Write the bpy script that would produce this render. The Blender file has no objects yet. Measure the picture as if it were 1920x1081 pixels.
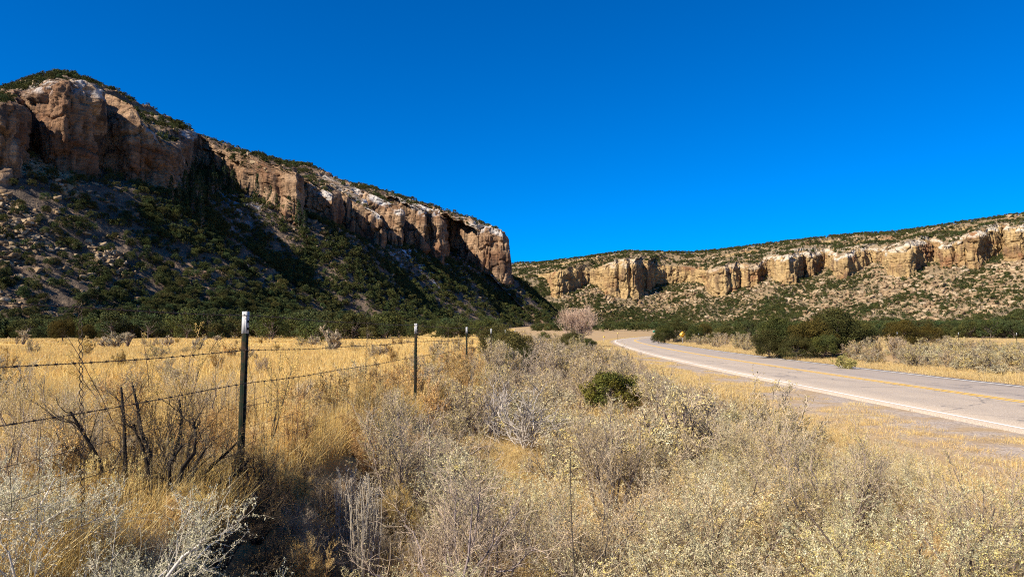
import bpy, math, random
import numpy as np
from math import radians as R

# ------------------------------------------------------------------ camera, sky, sun, exposure
scene = bpy.context.scene
COL = scene.collection
FPX, CX, CY, HORIZON, CAMZ = 1397.0, 960.0, 540.5, 620.0, 1.7
PITCH = math.atan((HORIZON - CY) / FPX)
cam_data = bpy.data.cameras.new('camera')
cam = bpy.data.objects.new('camera', cam_data)
COL.objects.link(cam)
cam_data.sensor_width = 36.0
cam_data.lens = 36.0 * FPX / 1920.0
cam_data.clip_start = 0.05
cam_data.clip_end = 20000
cam.location = (0, 0, CAMZ)
cam.rotation_euler = (math.pi / 2 + PITCH, 0, 0)
scene.camera = cam

SUN_DIR = np.array([-0.82, -0.57, 0.0])          # towards the sun, in plan: from behind on the left
SUN_EL = R(39)
sun_az = math.atan2(SUN_DIR[0], SUN_DIR[1])
world = bpy.data.worlds.new('World')
scene.world = world
world.use_nodes = True
nt = world.node_tree
for n in list(nt.nodes):
    nt.nodes.remove(n)
sky = nt.nodes.new('ShaderNodeTexSky')
sky.sky_type = 'NISHITA'
sky.sun_disc = False
sky.sun_elevation = SUN_EL
sky.sun_rotation = sun_az
sky.altitude = 2100
sky.air_density = 1.0
sky.dust_density = 0.0
sky.ozone_density = 10.0
gam = nt.nodes.new('ShaderNodeGamma')
gam.inputs['Gamma'].default_value = 1.0
hsv = nt.nodes.new('ShaderNodeHueSaturation')
hsv.inputs['Saturation'].default_value = 1.45
hsv.inputs['Hue'].default_value = 0.505
hsv.inputs['Value'].default_value = 1.0
bg = nt.nodes.new('ShaderNodeBackground')
bg.inputs['Strength'].default_value = 0.082
wo = nt.nodes.new('ShaderNodeOutputWorld')
nt.links.new(sky.outputs[0], gam.inputs[0])
nt.links.new(gam.outputs[0], hsv.inputs['Color'])
nt.links.new(hsv.outputs[0], bg.inputs[0])
nt.links.new(bg.outputs[0], wo.inputs[0])

sun_data = bpy.data.lights.new('sun', 'SUN')
sun_data.energy = 5.0
sun_data.angle = R(0.5)
sun_data.color = (1.0, 0.90, 0.75)
sun = bpy.data.objects.new('sun', sun_data)
COL.objects.link(sun)
el, az = SUN_EL, sun_az
d = (math.sin(az) * math.cos(el), math.cos(az) * math.cos(el), math.sin(el))
from mathutils import Vector
sun.rotation_euler = Vector(d).to_track_quat('Z', 'Y').to_euler()
sun.location = (-40, -40, 60)

scene.view_settings.view_transform = 'Standard'
scene.view_settings.look = 'None'
scene.view_settings.exposure = 0.98
scene.view_settings.gamma = 1.0
scene.view_settings.use_curve_mapping = False
scene.cycles.use_denoising = False
scene.cycles.filter_width = 1.1
scene.cycles.max_bounces = 5
scene.cycles.diffuse_bounces = 3
scene.cycles.glossy_bounces = 2
scene.cycles.transmission_bounces = 2
scene.cycles.transparent_max_bounces = 4

rng = np.random.default_rng(7)

# ------------------------------------------------------------------ pixel / world helpers
cp, sp = math.cos(PITCH), math.sin(PITCH)


def at(px, py, Y):
    """world point seen at a pixel of the 1920 wide photograph, at depth Y metres"""
    px, py, Y = np.asarray(px, float), np.asarray(py, float), np.asarray(Y, float)
    u, v = (px - CX) / FPX, (CY - py) / FPX
    dy, dz = cp - v * sp, sp + v * cp
    return u * Y / dy, Y + 0 * u, CAMZ + dz / dy * Y


def to_px(x, y, z):
    zz = z - CAMZ
    f = y * cp + zz * sp
    up = -y * sp + zz * cp
    f = np.where(f < 0.05, 0.05, f)
    return CX + FPX * x / f, CY - FPX * up / f


# ------------------------------------------------------------------ noise
def _hash(ix, iy, iz, seed):
    h = (ix.astype(np.int64) * 374761393 + iy.astype(np.int64) * 668265263 + iz.astype(np.int64) * 2147483647 + seed * 974711) & 0xFFFFFFFF
    h = ((h ^ (h >> 13)) * 1274126177) & 0xFFFFFFFF
    h = ((h ^ (h >> 15)) * 2246822519) & 0xFFFFFFFF
    h = h ^ (h >> 16)
    return h.astype(np.float64) / 4294967295.0


def vnoise(x, y, z, seed=0):
    x, y, z = np.broadcast_arrays(np.asarray(x, float), np.asarray(y, float), np.asarray(z, float))
    ix, iy, iz = np.floor(x), np.floor(y), np.floor(z)
    fx, fy, fz = x - ix, y - iy, z - iz
    fx, fy, fz = [f * f * f * (f * (f * 6 - 15) + 10) for f in (fx, fy, fz)]
    r = 0
    for a in (0, 1):
        wx = fx if a else 1 - fx
        for b in (0, 1):
            wy = fy if b else 1 - fy
            for c in (0, 1):
                wz = fz if c else 1 - fz
                r = r + wx * wy * wz * _hash(ix + a, iy + b, iz + c, seed)
    return r * 2 - 1


def fbm(x, y, z, octaves=4, seed=0, gain=0.5):
    r, a, f = 0, 1.0, 1.0
    for o in range(octaves):
        r = r + a * vnoise(np.asarray(x) * f, np.asarray(y) * f, np.asarray(z) * f, seed + o * 17)
        a *= gain
        f *= 2.03
    return r


def smooth(a, b, x):
    t = np.clip((np.asarray(x, float) - a) / (b - a), 0, 1)
    return t * t * (3 - 2 * t)


def gauss1(a, sig):
    """gaussian smoothing along the first axis, ends continued straight"""
    if sig < 0.3:
        return a
    n = int(3 * sig) + 1
    k = np.exp(-0.5 * (np.arange(-n, n + 1) / sig) ** 2)
    k /= k.sum()
    p = np.concatenate([2 * a[0] - a[1:n + 1][::-1] if len(a) > n else np.repeat(a[0], n), a, 2 * a[-1] - a[-n - 1:-1][::-1] if len(a) > n else np.repeat(a[-1], n)])
    return np.convolve(p, k, mode='valid')


# ------------------------------------------------------------------ object helpers
def tag(o, label=None, cat=None, group=None, kind=None):
    if label: o['label'] = label
    if cat: o['category'] = cat
    if group: o['group'] = group
    if kind: o['kind'] = kind
    return o


def link(name, mesh, parent=None, loc=None, rz=0.0, sc=1.0):
    o = bpy.data.objects.new(name, mesh)
    COL.objects.link(o)
    if parent is not None: o.parent = parent
    if loc is not None: o.location = loc
    if rz: o.rotation_euler = (0, 0, rz)
    if sc != 1.0: o.scale = (sc, sc, sc) if np.isscalar(sc) else sc
    return o


def empty(name, loc, rz=0.0, sc=1.0):
    o = link(name, None, None, loc, rz, sc)
    o.empty_display_size = 0.2
    return o


def mesh_np(name, v, faces, mats, smooth_shade=False, col=None, attrs=None, matidx=None):
    """faces: list of (n,k) integer arrays (k = 3 or 4); col: per vertex rgb"""
    me = bpy.data.meshes.new(name)
    v = np.ascontiguousarray(v, dtype=np.float32)
    me.vertices.add(len(v))
    me.vertices.foreach_set('co', v.ravel())
    loops = np.concatenate([f.ravel() for f in faces]).astype(np.int32)
    tot = np.concatenate([np.full(len(f), f.shape[1], np.int32) for f in faces])
    start = np.concatenate([[0], np.cumsum(tot)[:-1]]).astype(np.int32)
    me.loops.add(len(loops))
    me.loops.foreach_set('vertex_index', loops)
    me.polygons.add(len(tot))
    me.polygons.foreach_set('loop_start', start)
    me.polygons.foreach_set('loop_total', tot)
    if smooth_shade:
        me.polygons.foreach_set('use_smooth', np.ones(len(tot), bool))
    for m in (mats if isinstance(mats, (list, tuple)) else [mats]):
        me.materials.append(m)
    if matidx is not None:
        me.polygons.foreach_set('material_index', np.asarray(matidx, np.int32))
    if col is not None:
        a = me.color_attributes.new('Col', 'FLOAT_COLOR', 'POINT')
        c = np.ones((len(v), 4), np.float32)
        c[:, :3] = col
        a.data.foreach_set('color', c.ravel())
    for k, arr in (attrs or {}).items():
        a = me.attributes.new(k, 'FLOAT', 'POINT')
        a.data.foreach_set('value', np.asarray(arr, np.float32))
    me.update(calc_edges=True)
    me.validate()
    return me


def grid_faces(nr, nc, flip=False):
    i = np.arange(nr * nc).reshape(nr, nc)
    a, b, c, dd = i[:-1, :-1].ravel(), i[:-1, 1:].ravel(), i[1:, 1:].ravel(), i[1:, :-1].ravel()
    return np.stack([a, dd, c, b] if flip else [a, b, c, dd], 1)


# ------------------------------------------------------------------ materials
def new_mat(name, rough=0.9, spec=0.1):
    m = bpy.data.materials.new(name)
    m.use_nodes = True
    t = m.node_tree
    b = t.nodes['Principled BSDF']
    b.inputs['Roughness'].default_value = rough
    b.inputs['Specular IOR Level'].default_value = spec
    return m, t, b


class NB:
    """small node-building helper"""
    def __init__(self, t): self.t = t

    def n(self, typ, **kw):
        o = self.t.nodes.new(typ)
        for k, v in kw.items():
            setattr(o, k, v)
        return o

    def l(self, a, b): self.t.links.new(a, b)

    def pos(self): return self.n('ShaderNodeNewGeometry').outputs['Position']

    def scaled(self, vec, s):
        o = self.n('ShaderNodeVectorMath', operation='MULTIPLY')
        self.l(vec, o.inputs[0]); o.inputs[1].default_value = s
        return o.outputs[0]

    def noise(self, vec, scale, detail=4, rough=0.55, dist=0.0):
        o = self.n('ShaderNodeTexNoise')
        self.l(vec, o.inputs['Vector'])
        o.inputs['Scale'].default_value = scale
        o.inputs['Detail'].default_value = detail
        o.inputs['Roughness'].default_value = rough
        o.inputs['Distortion'].default_value = dist
        return o.outputs['Fac']

    def ramp(self, fac, stops):
        o = self.n('ShaderNodeValToRGB')
        e = o.color_ramp.elements
        while len(e) < len(stops): e.new(0.5)
        for i, (p, c) in enumerate(stops):
            e[i].position = p
            e[i].color = (*c, 1) if not np.isscalar(c) else (c, c, c, 1)
        self.l(fac, o.inputs[0])
        return o.outputs[0]

    def mix(self, fac, a, b, mode='MIX'):
        o = self.n('ShaderNodeMix', data_type='RGBA', blend_type=mode)
        for s, v in ((o.inputs[0], fac), (o.inputs[6], a), (o.inputs[7], b)):
            if hasattr(v, 'links') or hasattr(v, 'is_linked'): self.l(v, s)
            elif np.isscalar(v): s.default_value = v
            else: s.default_value = (*v, 1)
        return o.outputs[2]

    def math(self, op, a, b=0.0, clamp=False):
        o = self.n('ShaderNodeMath', operation=op, use_clamp=clamp)
        for s, v in ((o.inputs[0], a), (o.inputs[1], b)):
            if hasattr(v, 'is_linked'): self.l(v, s)
            else: s.default_value = v
        return o.outputs[0]

    def attr(self, name): return self.n('ShaderNodeAttribute', attribute_name=name).outputs['Fac']

    def acol(self, name): return self.n('ShaderNodeAttribute', attribute_name=name).outputs['Color']

    def bump(self, h, strength, dist):
        o = self.n('ShaderNodeBump')
        self.l(h, o.inputs['Height'])
        o.inputs['Strength'].default_value = strength
        o.inputs['Distance'].default_value = dist
        return o.outputs[0]


def veg_mat(name, var=0.25, hue=0.03, trans=0.0):
    """colour from the mesh, with a different brightness and hue for each plant"""
    m, t, b = new_mat(name, 0.85, 0.08)
    k = NB(t)
    info = k.n('ShaderNodeObjectInfo').outputs['Random']
    h = k.n('ShaderNodeHueSaturation')
    r1 = k.n('ShaderNodeMapRange'); k.l(info, r1.inputs[0])
    r1.inputs[3].default_value = 1 - var; r1.inputs[4].default_value = 1 + var
    w = k.math('FRACT', k.math('MULTIPLY', info, 37.7))
    r2 = k.n('ShaderNodeMapRange'); k.l(w, r2.inputs[0])
    r2.inputs[3].default_value = 0.5 - hue; r2.inputs[4].default_value = 0.5 + hue
    k.l(r1.outputs[0], h.inputs['Value']); k.l(r2.outputs[0], h.inputs['Hue'])
    k.l(k.acol('Col'), h.inputs['Color'])
    k.l(h.outputs[0], b.inputs['Base Color'])
    if trans > 0:
        tr = k.n('ShaderNodeBsdfTranslucent'); k.l(h.outputs[0], tr.inputs[0])
        mx = k.n('ShaderNodeMixShader'); mx.inputs[0].default_value = trans
        k.l(b.outputs[0], mx.inputs[1]); k.l(tr.outputs[0], mx.inputs[2])
        k.l(mx.outputs[0], t.nodes['Material Output'].inputs['Surface'])
    return m


def rock_mat(name, c_light, c_mid, c_dark, varnish, white, soil, soil2):
    m, t, b = new_mat(name, 0.9, 0.12)
    k = NB(t)
    p = k.pos()
    big = k.noise(k.scaled(p, (0.02, 0.02, 0.035)), 1.0, 5, 0.6, 0.4)
    col = k.ramp(big, [(0.34, c_dark), (0.46, c_mid), (0.56, c_light), (0.68, c_mid)])
    bed = k.noise(k.scaled(p, (0.012, 0.012, 0.45)), 1.0, 4, 0.6)
    col = k.mix(0.55, col, k.ramp(bed, [(0.3, (0.45, 0.42, 0.4)), (0.7, (1.0, 1.0, 1.0))]), 'MULTIPLY')
    bed2 = k.noise(k.scaled(p, (0.03, 0.03, 1.5)), 1.0, 3, 0.6)
    col = k.mix(0.45, col, k.ramp(bed2, [(0.36, (0.48, 0.45, 0.40)), (0.48, (1.03, 1.02, 1.0))]), 'MULTIPLY')
    st = k.noise(k.scaled(p, (0.2, 0.2, 0.014)), 1.0, 5, 0.65, 0.6)
    stm = k.ramp(st, [(0.46, 0.0), (0.56, 1.0)])
    st2 = k.noise(k.scaled(p, (0.03, 0.03, 0.03)), 1.0, 3, 0.5)
    stm = k.math('MULTIPLY', stm, k.ramp(st2, [(0.4, 0.1), (0.6, 0.85)]))
    col = k.mix(stm, col, varnish)
    fine = k.noise(p, 0.5, 6, 0.7)
    col = k.mix(0.6, col, k.ramp(fine, [(0.3, (0.5, 0.48, 0.46)), (0.6, (1.1, 1.08, 1.05))]), 'MULTIPLY')
    wn = k.noise(k.scaled(p, (0.07, 0.07, 0.12)), 1.0, 5, 0.65)
    wm = k.math('MULTIPLY', k.attr('wh'), k.ramp(wn, [(0.43, 0.0), (0.52, 1.0)]), True)
    col = k.mix(wm, col, k.mix(fine, (white[0] * .7, white[1] * .68, white[2] * .66), white))
    # talus soil with scattered stones
    sn = k.noise(p, 0.09, 6, 0.65)
    so = k.ramp(sn, [(0.35, soil2), (0.6, soil)])
    vo = k.n('ShaderNodeTexVoronoi'); vo.inputs['Scale'].default_value = 0.42; k.l(p, vo.inputs['Vector'])
    vm = k.ramp(vo.outputs['Distance'], [(0.28, 1.0), (0.42, 0.0)])
    vm = k.math('MULTIPLY', vm, k.ramp(k.noise(p, 0.035, 3), [(0.42, 0.0), (0.6, 0.8)]))
    so = k.mix(vm, so, k.mix(vo.outputs['Color'], c_mid, c_light))
    col = k.mix(k.attr('cl'), so, col)
    snow = k.math('MULTIPLY', k.attr('sn'), k.ramp(k.noise(p, 0.16, 4, 0.6), [(0.52, 0.0), (0.58, 1.0)]), True)
    col = k.mix(snow, col, (0.78, 0.8, 0.84))
    k.l(col, b.inputs['Base Color'])
    bh = k.math('ADD', k.math('MULTIPLY', fine, 1.0), k.math('MULTIPLY', k.noise(k.scaled(p, (0.5, 0.5, 0.12)), 1.0, 5, 0.65), 1.6))
    bh = k.math('ADD', bh, k.math('MULTIPLY', bed, 1.5))
    k.l(k.bump(bh, 0.9, 1.1), b.inputs['Normal'])
    return m


M_rock_red = rock_mat('red_sandstone', (0.40, 0.275, 0.175), (0.28, 0.17, 0.10), (0.20, 0.105, 0.06), (0.045, 0.034, 0.029), (0.55, 0.53, 0.51), (0.145, 0.108, 0.077), (0.068, 0.054, 0.043))
M_rock_tan = rock_mat('tan_sandstone', (0.49, 0.355, 0.175), (0.40, 0.275, 0.13), (0.29, 0.15, 0.075), (0.15, 0.095, 0.058), (0.56, 0.49, 0.39), (0.22, 0.165, 0.10), (0.125, 0.097, 0.064))

M_leaf = veg_mat('evergreen_foliage', 0.35, 0.035)
M_bark = veg_mat('bark', 0.2, 0.02)
M_brush = veg_mat('dry_brush', 0.22, 0.015, 0.25)
M_twig = veg_mat('dry_twigs', 0.2, 0.01)
M_grass = veg_mat('dry_grass', 0.15, 0.008, 0.3)

# ------------------------------------------------------------------ terrain
ROAD_PTS = np.array([(8.75, -40), (8.75, 0), (8.78, 18), (9.15, 37), (10.4, 60), (12.9, 88), (16.0, 117), (19.7, 141), (26.5, 171), (38, 205), (57, 243), (83, 288), (99, 335), (108, 380), (114, 440)], float)   # the white line on the near side


def polyline_dense(pts, step):
    seg = np.r_[0, np.cumsum(np.hypot(*np.diff(pts, axis=0).T))]
    s = np.arange(0, seg[-1], step)
    return np.stack([np.interp(s, seg, pts[:, i]) for i in (0, 1)], 1)


_rd = polyline_dense(ROAD_PTS, 1.0)
_rd = np.stack([gauss1(_rd[:, 0], 9), gauss1(_rd[:, 1], 9)], 1)
_tan = np.gradient(_rd, axis=0)
_tan /= np.hypot(_tan[:, 0], _tan[:, 1])[:, None]
ROAD_C = _rd + np.stack([_tan[:, 1], -_tan[:, 0]], 1) * 3.3        # centre line of the road


def road_dist(x, y):
    """signed distance from the road's centre line (positive on the far side)"""
    x, y = np.asarray(x, float), np.asarray(y, float)
    shp = x.shape
    xf, yf = x.ravel(), y.ravel()
    out = np.full(len(xf), 999.0)
    near = (yf > -60) & (yf < 480) & (xf > -60) & (xf < 220)
    idx = np.nonzero(near)[0]
    for c in np.array_split(idx, max(1, len(idx) // 20000)):
        if not len(c): continue
        dx = xf[c, None] - ROAD_C[None, ::3, 0]
        dy = yf[c, None] - ROAD_C[None, ::3, 1]
        j = np.argmin(dx * dx + dy * dy, axis=1)
        nx, ny = _tan[::3][j, 1], -_tan[::3][j, 0]
        r = np.arange(len(c))
        out[c] = dx[r, j] * nx + dy[r, j] * ny
    return out.reshape(shp)


def fence_x(y): return -2.33 + 0.065 * np.asarray(y, float)


def ground_z(x, y, rd=None):
    x, y = np.asarray(x, float), np.asarray(y, float)
    if rd is None: rd = road_dist(x, y)
    fx = fence_x(np.minimum(y, 60))
    dist = np.hypot(x, y)
    near_ = 1 - smooth(9, 22, y)
    bank = (0.34 + 0.16 * near_ * smooth(fx - 4.5, fx - 0.6, x)) * smooth(fx + 0.72 + 0.3 * (1 - near_), fx + 0.0 - 0.2 * (1 - near_), x) * (1 - 0.4 * smooth(15, 60, y))
    swale = -0.28 * np.exp(-((x - (fx + 2.6)) / 1.5) ** 2) * (1 - smooth(35, 70, y))
    ditch = -0.22 * np.exp(-((x - (fx + 0.85)) / 0.35) ** 2) * smooth(-1, 2, y) * (1 - smooth(4.4, 6.4, y))
    z = bank + swale + ditch
    right = 0.25 * smooth(4.6, 9, rd) * (1 - smooth(60, 200, y))
    left_of_road = smooth(-4.0, -6.5, rd)
    z = np.where(rd > 0, right, z * left_of_road - 0.0)
    z = z + 7.0 * smooth(260, 900, dist) * smooth(-0.35, 0.25, x / (dist + 1)) + 1.5 * smooth(150, 400, dist)
    z = z + smooth(4.2, 7, np.abs(rd)) * (0.06 * fbm(x / 1.7, y / 1.7, 0, 3, 5) * (1 - smooth(40, 120, dist)) + 0.5 * fbm(x / 60, y / 60, 0, 2, 9) * smooth(60, 200, dist))
    return z - 0.015


def spaced(edges):
    out = []
    for a, b, s0, s1 in edges:
        p = a
        n = max(2, int(round((b - a) / ((s0 + s1) / 2))))
        t = np.linspace(0, 1, n, endpoint=False)
        w = s0 + (s1 - s0) * t
        c = np.r_[0, np.cumsum(w)[:-1]] / np.sum(w)
        out.append(a + (b - a) * c)
    return np.concatenate(out + [[edges[-1][1]]])


gx = spaced([(-6000, -900, 600, 60), (-900, -100, 60, 6), (-100, -14, 6, 0.6), (-14, 14, 0.22, 0.22), (14, 60, 0.3, 2), (60, 300, 2, 9), (300, 1500, 9, 60), (1500, 6000, 60, 600)])
gy = spaced([(-300, -6, 40, 0.5), (-6, 22, 0.22, 0.25), (22, 90, 0.25, 1.6), (90, 420, 1.6, 6), (420, 1800, 6, 60), (1800, 9000, 60, 800)])
GX, GY = np.meshgrid(gx, gy)
GRD = road_dist(GX, GY)
GZ = ground_z(GX, GY, GRD)
grav = smooth(-6.9, -4.7, GRD) * smooth(-1, -3, -np.abs(GRD)) * (GRD < 0) + smooth(5.6, 4.4, GRD) * (GRD > 0)
gfx = fence_x(np.minimum(GY, 60))
meadow = smooth(gfx + 0.8, gfx - 0.3, GX) * (GRD < -6)
dark = np.exp(-((GX - (gfx + 0.62)) / 0.55) ** 2) * (1 - smooth(4.6, 7.5, GY))  # shade of the ditch bank, painted into the soil colour
m_ground, t, b = new_mat('dry_ground', 0.95, 0.05)
k = NB(t); p = k.pos()
n1, n2, n3 = k.noise(p, 0.35, 6, 0.65), k.noise(p, 6.0, 5, 0.7), k.noise(p, 0.04, 4, 0.6)
base = k.mix(n1, (0.30, 0.20, 0.105), (0.44, 0.31, 0.16))
base = k.mix(k.ramp(n3, [(0.4, 0.0), (0.65, 0.6)]), base, (0.36, 0.27, 0.18))
gold = k.mix(k.ramp(k.noise(p, 0.16, 5, 0.6), [(0.35, 0.0), (0.65, 1.0)]), (0.52, 0.345, 0.11), (0.62, 0.43, 0.155))
base = k.mix(k.attr('meadow'), base, gold)
vo = k.n('ShaderNodeTexVoronoi'); vo.inputs['Scale'].default_value = 34; k.l(p, vo.inputs['Vector'])
grc = k.mix(vo.outputs['Color'], (0.36, 0.285, 0.22), (0.58, 0.49, 0.41))
grc = k.mix(0.75, grc, k.ramp(vo.outputs['Distance'], [(0.15, 1.05), (0.7, 0.55)]), 'MULTIPLY')
gm = k.math('MULTIPLY', k.attr('gravel'), k.ramp(k.noise(p, 0.9, 5, 0.65), [(0.40, 0.15), (0.56, 1.0)]), True)
base = k.mix(gm, base, grc)
base = k.mix(k.attr('dark'), base, k.mix(n2, (0.05, 0.034, 0.024), (0.17, 0.12, 0.075)))  # darkened soil deepens the shadow in the hollow below the bank
base = k.mix(0.55, base, k.ramp(n2, [(0.3, (0.5, 0.5, 0.5)), (0.7, (1.15, 1.15, 1.15))]), 'MULTIPLY')
k.l(base, b.inputs['Base Color'])
k.l(k.bump(n2, 0.6, 0.06), b.inputs['Normal'])
gv = np.stack([GX.ravel(), GY.ravel(), GZ.ravel()], 1)
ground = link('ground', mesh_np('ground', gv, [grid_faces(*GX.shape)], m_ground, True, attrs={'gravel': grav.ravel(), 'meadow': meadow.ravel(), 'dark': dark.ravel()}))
tag(ground, kind='structure')

# ------------------------------------------------------------------ road
m_road, t, b = new_mat('chip_seal', 0.85, 0.2)
k = NB(t); p = k.pos()
sp1, sp2 = k.noise(p, 38, 3, 0.8), k.noise(p, 0.5, 5, 0.6)
c = k.mix(k.ramp(sp1, [(0.35, 0.0), (0.65, 1.0)]), (0.27, 0.212, 0.155), (0.57, 0.482, 0.375))
c = k.mix(0.5, c, k.ramp(sp2, [(0.3, (0.8, 0.8, 0.82)), (0.7, (1.1, 1.08, 1.06))]), 'MULTIPLY')
lane = k.attr('lane')
c = k.mix(k.ramp(lane, [(0.0, 0.0), (0.55, 0.0), (0.63, 0.45), (1.0, 0.35)]), c, (0.25, 0.215, 0.195))
wt = k.math('MULTIPLY', k.attr('track'), k.ramp(k.noise(k.scaled(p, (0.8, 0.06, 1)), 1.0, 4), [(0.35, 0.2), (0.65, 1.0)]))
c = k.mix(k.math('MULTIPLY', wt, 0.32), c, (0.20, 0.175, 0.165))
cr = k.n('ShaderNodeTexVoronoi', feature='DISTANCE_TO_EDGE'); cr.inputs['Scale'].default_value = 0.16
wv = k.n('ShaderNodeVectorMath', operation='ADD'); k.l(p, wv.inputs[0])
nv = k.n('ShaderNodeTexNoise'); nv.inputs['Scale'].default_value = 0.8; k.l(p, nv.inputs['Vector'])
sc_ = k.n('ShaderNodeVectorMath', operation='SCALE'); k.l(nv.outputs['Color'], sc_.inputs[0]); sc_.inputs['Scale'].default_value = 2.2
k.l(sc_.outputs[0], wv.inputs[1]); k.l(wv.outputs[0], cr.inputs['Vector'])
c = k.mix(k.ramp(cr.outputs['Distance'], [(0.0, 0.7), (0.012, 0.0)]), c, (0.12, 0.11, 0.105))
k.l(c, b.inputs['Base Color'])
k.l(k.bump(sp1, 0.5, 0.01), b.inputs['Normal'])


def strip(name, offs, z, mat, attrs=None, s0=0, s1=None, ragged=0.0):
    c, tn = ROAD_C[s0:s1], _tan[s0:s1]
    nrm = np.stack([tn[:, 1], -tn[:, 0]], 1)
    offs = np.asarray(offs, float)
    O = np.repeat(offs[None, :], len(c), 0)
    if ragged:
        O[:, 0] += ragged * fbm(c[:, 1] / 1.3, 0 * c[:, 1], 0, 3, 3)
        O[:, -1] += ragged * fbm(c[:, 1] / 1.3, 0 * c[:, 1] + 9, 0, 3, 4)
    P = c[:, None, :] + nrm[:, None, :] * O[..., None]
    Z = np.asarray(z) * np.ones((len(c), len(offs)))
    zg = 7.0 * smooth(260, 900, np.hypot(P[..., 0], P[..., 1])) * smooth(-0.35, 0.25, P[..., 0] / (np.hypot(P[..., 0], P[..., 1]) + 1)) + 1.5 * smooth(150, 400, np.hypot(P[..., 0], P[..., 1]))
    v = np.concatenate([P, (Z + zg)[..., None]], -1).reshape(-1, 3)
    at_ = {kk: np.repeat(np.asarray(vv, float)[None, :], len(c), 0).ravel() for kk, vv in (attrs or {}).items()}
    return mesh_np(name, v, [grid_faces(len(c), len(offs), True)], mat, False, attrs=at_)


ro = [-3.62, -3.57, -2.6, -2.3, -1.9, -1.3, -0.9, -0.5, 0, 0.5, 0.9, 1.3, 1.9, 2.3, 2.6, 3.55, 3.6]
tr = [0.7, 0.7, 0.5, 1, 0.4, 0.4, 1, 0.3, 0, 0.3, 1, 0.4, 0.4, 1, 0.4, 0, 0]
road = link('road', strip('road', ro, [-0.1] + [0.02] * 15 + [-0.1], m_road, {'lane': [(o + 3.75) / 7.35 for o in ro], 'track': tr}, ragged=0.06))
tag(road, kind='structure')


def paint(name, colr):
    m, t, b = new_mat(name, 0.7, 0.2)
    k = NB(t); p = k.pos()
    w = k.ramp(k.noise(p, 22, 4, 0.75), [(0.28, 0.0), (0.42, 1.0)])
    k.l(k.mix(w, (0.36, 0.31, 0.28), colr), b.inputs['Base Color'])
    return m


M_white, M_yellow = paint('white_road_paint', (0.78, 0.76, 0.70)), paint('yellow_road_paint', (0.66, 0.40, 0.06))
link('edge_line', strip('edge_line', [-3.325, -3.245], 0.0245, M_white), road)
link('edge_line', strip('edge_line', [3.14, 3.24], 0.0245, M_white), road)
link('centre_line', strip('centre_line', [-0.18, -0.05], 0.0245, M_yellow), road)
link('centre_line', strip('centre_line', [0.05, 0.18], 0.0245, M_yellow), road)

# ------------------------------------------------------------------ mesas
SKYLINE = np.array([(-1200, 120), (-600, 150), (-300, 178), (-60, 185), (0, 172), (25, 160), (60, 148), (95, 134), (120, 133), (150, 143), (180, 155), (205, 168), (230, 180), (260, 203), (300, 225), (340, 243), (370, 256), (420, 277), (470, 292), (540, 302), (580, 307), (600, 330), (640, 342), (690, 347), (720, 358), (770, 372), (800, 388), (830, 401), (880, 404), (905, 410), (925, 418), (938, 424), (946, 450), (950, 540), (1100, 640)], float)
SKYLINE_R = np.array([(700, 500), (900, 489), (950, 489), (1010, 490), (1060, 484), (1100, 479), (1140, 473), (1180, 468), (1230, 470), (1290, 471), (1340, 467), (1400, 460), (1460, 452), (1500, 448), (1560, 440), (1600, 437), (1660, 434), (1700, 430), (1760, 421), (1800, 415), (1850, 408), (1920, 398), (2000, 388), (2200, 360), (2600, 300)], float)
LEFT = np.array([
    (-520, 285, 190, 350), (-300, 300, 190, 345), (-90, 328, 195, 340), (-60, 318, 195, 338), (10, 322, 191, 334), (44, 328, 194, 334), (50, 360, 200, 335), (54, 388, 190, 337), (70, 372, 178, 342), (95, 366, 164, 348), (125, 368, 150, 352),
    (150, 372, 144, 354), (176, 380, 152, 354), (183, 416, 168, 352), (190, 414, 172, 355), (232, 398, 195, 366), (262, 400, 225, 371), (272, 408, 234, 371), (300, 410, 262, 372), (326, 420, 284, 372), (336, 440, 290, 372),
    (348, 500, 296, 376), (380, 545, 300, 380), (425, 565, 312, 384), (452, 552, 330, 386), (466, 496, 352, 384), (478, 490, 350, 386), (489, 492, 336, 392), (497, 484, 318, 394), (520, 482, 314, 404), (542, 490, 316, 418), (556, 512, 330, 424),
    (561, 556, 330, 426), (572, 570, 326, 428), (582, 566, 340, 440), (588, 546, 378, 446), (604, 540, 371, 452), (622, 556, 372, 458), (640, 620, 376, 464), (654, 660, 384, 470), (659, 604, 392, 478), (670, 594, 396, 482), (684, 600, 396, 482),
    (690, 690, 388, 470), (704, 650, 380, 456), (722, 636, 378, 460), (736, 650, 388, 464), (743, 760, 394, 470), (747, 700, 386, 482), (756, 684, 380, 486), (767, 684, 384, 490), (773, 740, 390, 490), (779, 692, 386, 494), (800, 692, 390, 500), (822, 712, 412, 501),
    (834, 800, 426, 502), (846, 860, 430, 502), (866, 860, 436, 504), (874, 776, 440, 506), (886, 764, 434, 510), (896, 784, 432, 512), (903, 792, 432, 514), (909, 764, 428, 518), (922, 758, 424, 524), (938, 764, 426, 532), (945, 784, 436, 536),
    (948, 860, 440, 536), (944, 1000, 455, 538), (930, 1180, 470, 540), (900, 1450, 490, 545)], float)
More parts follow.
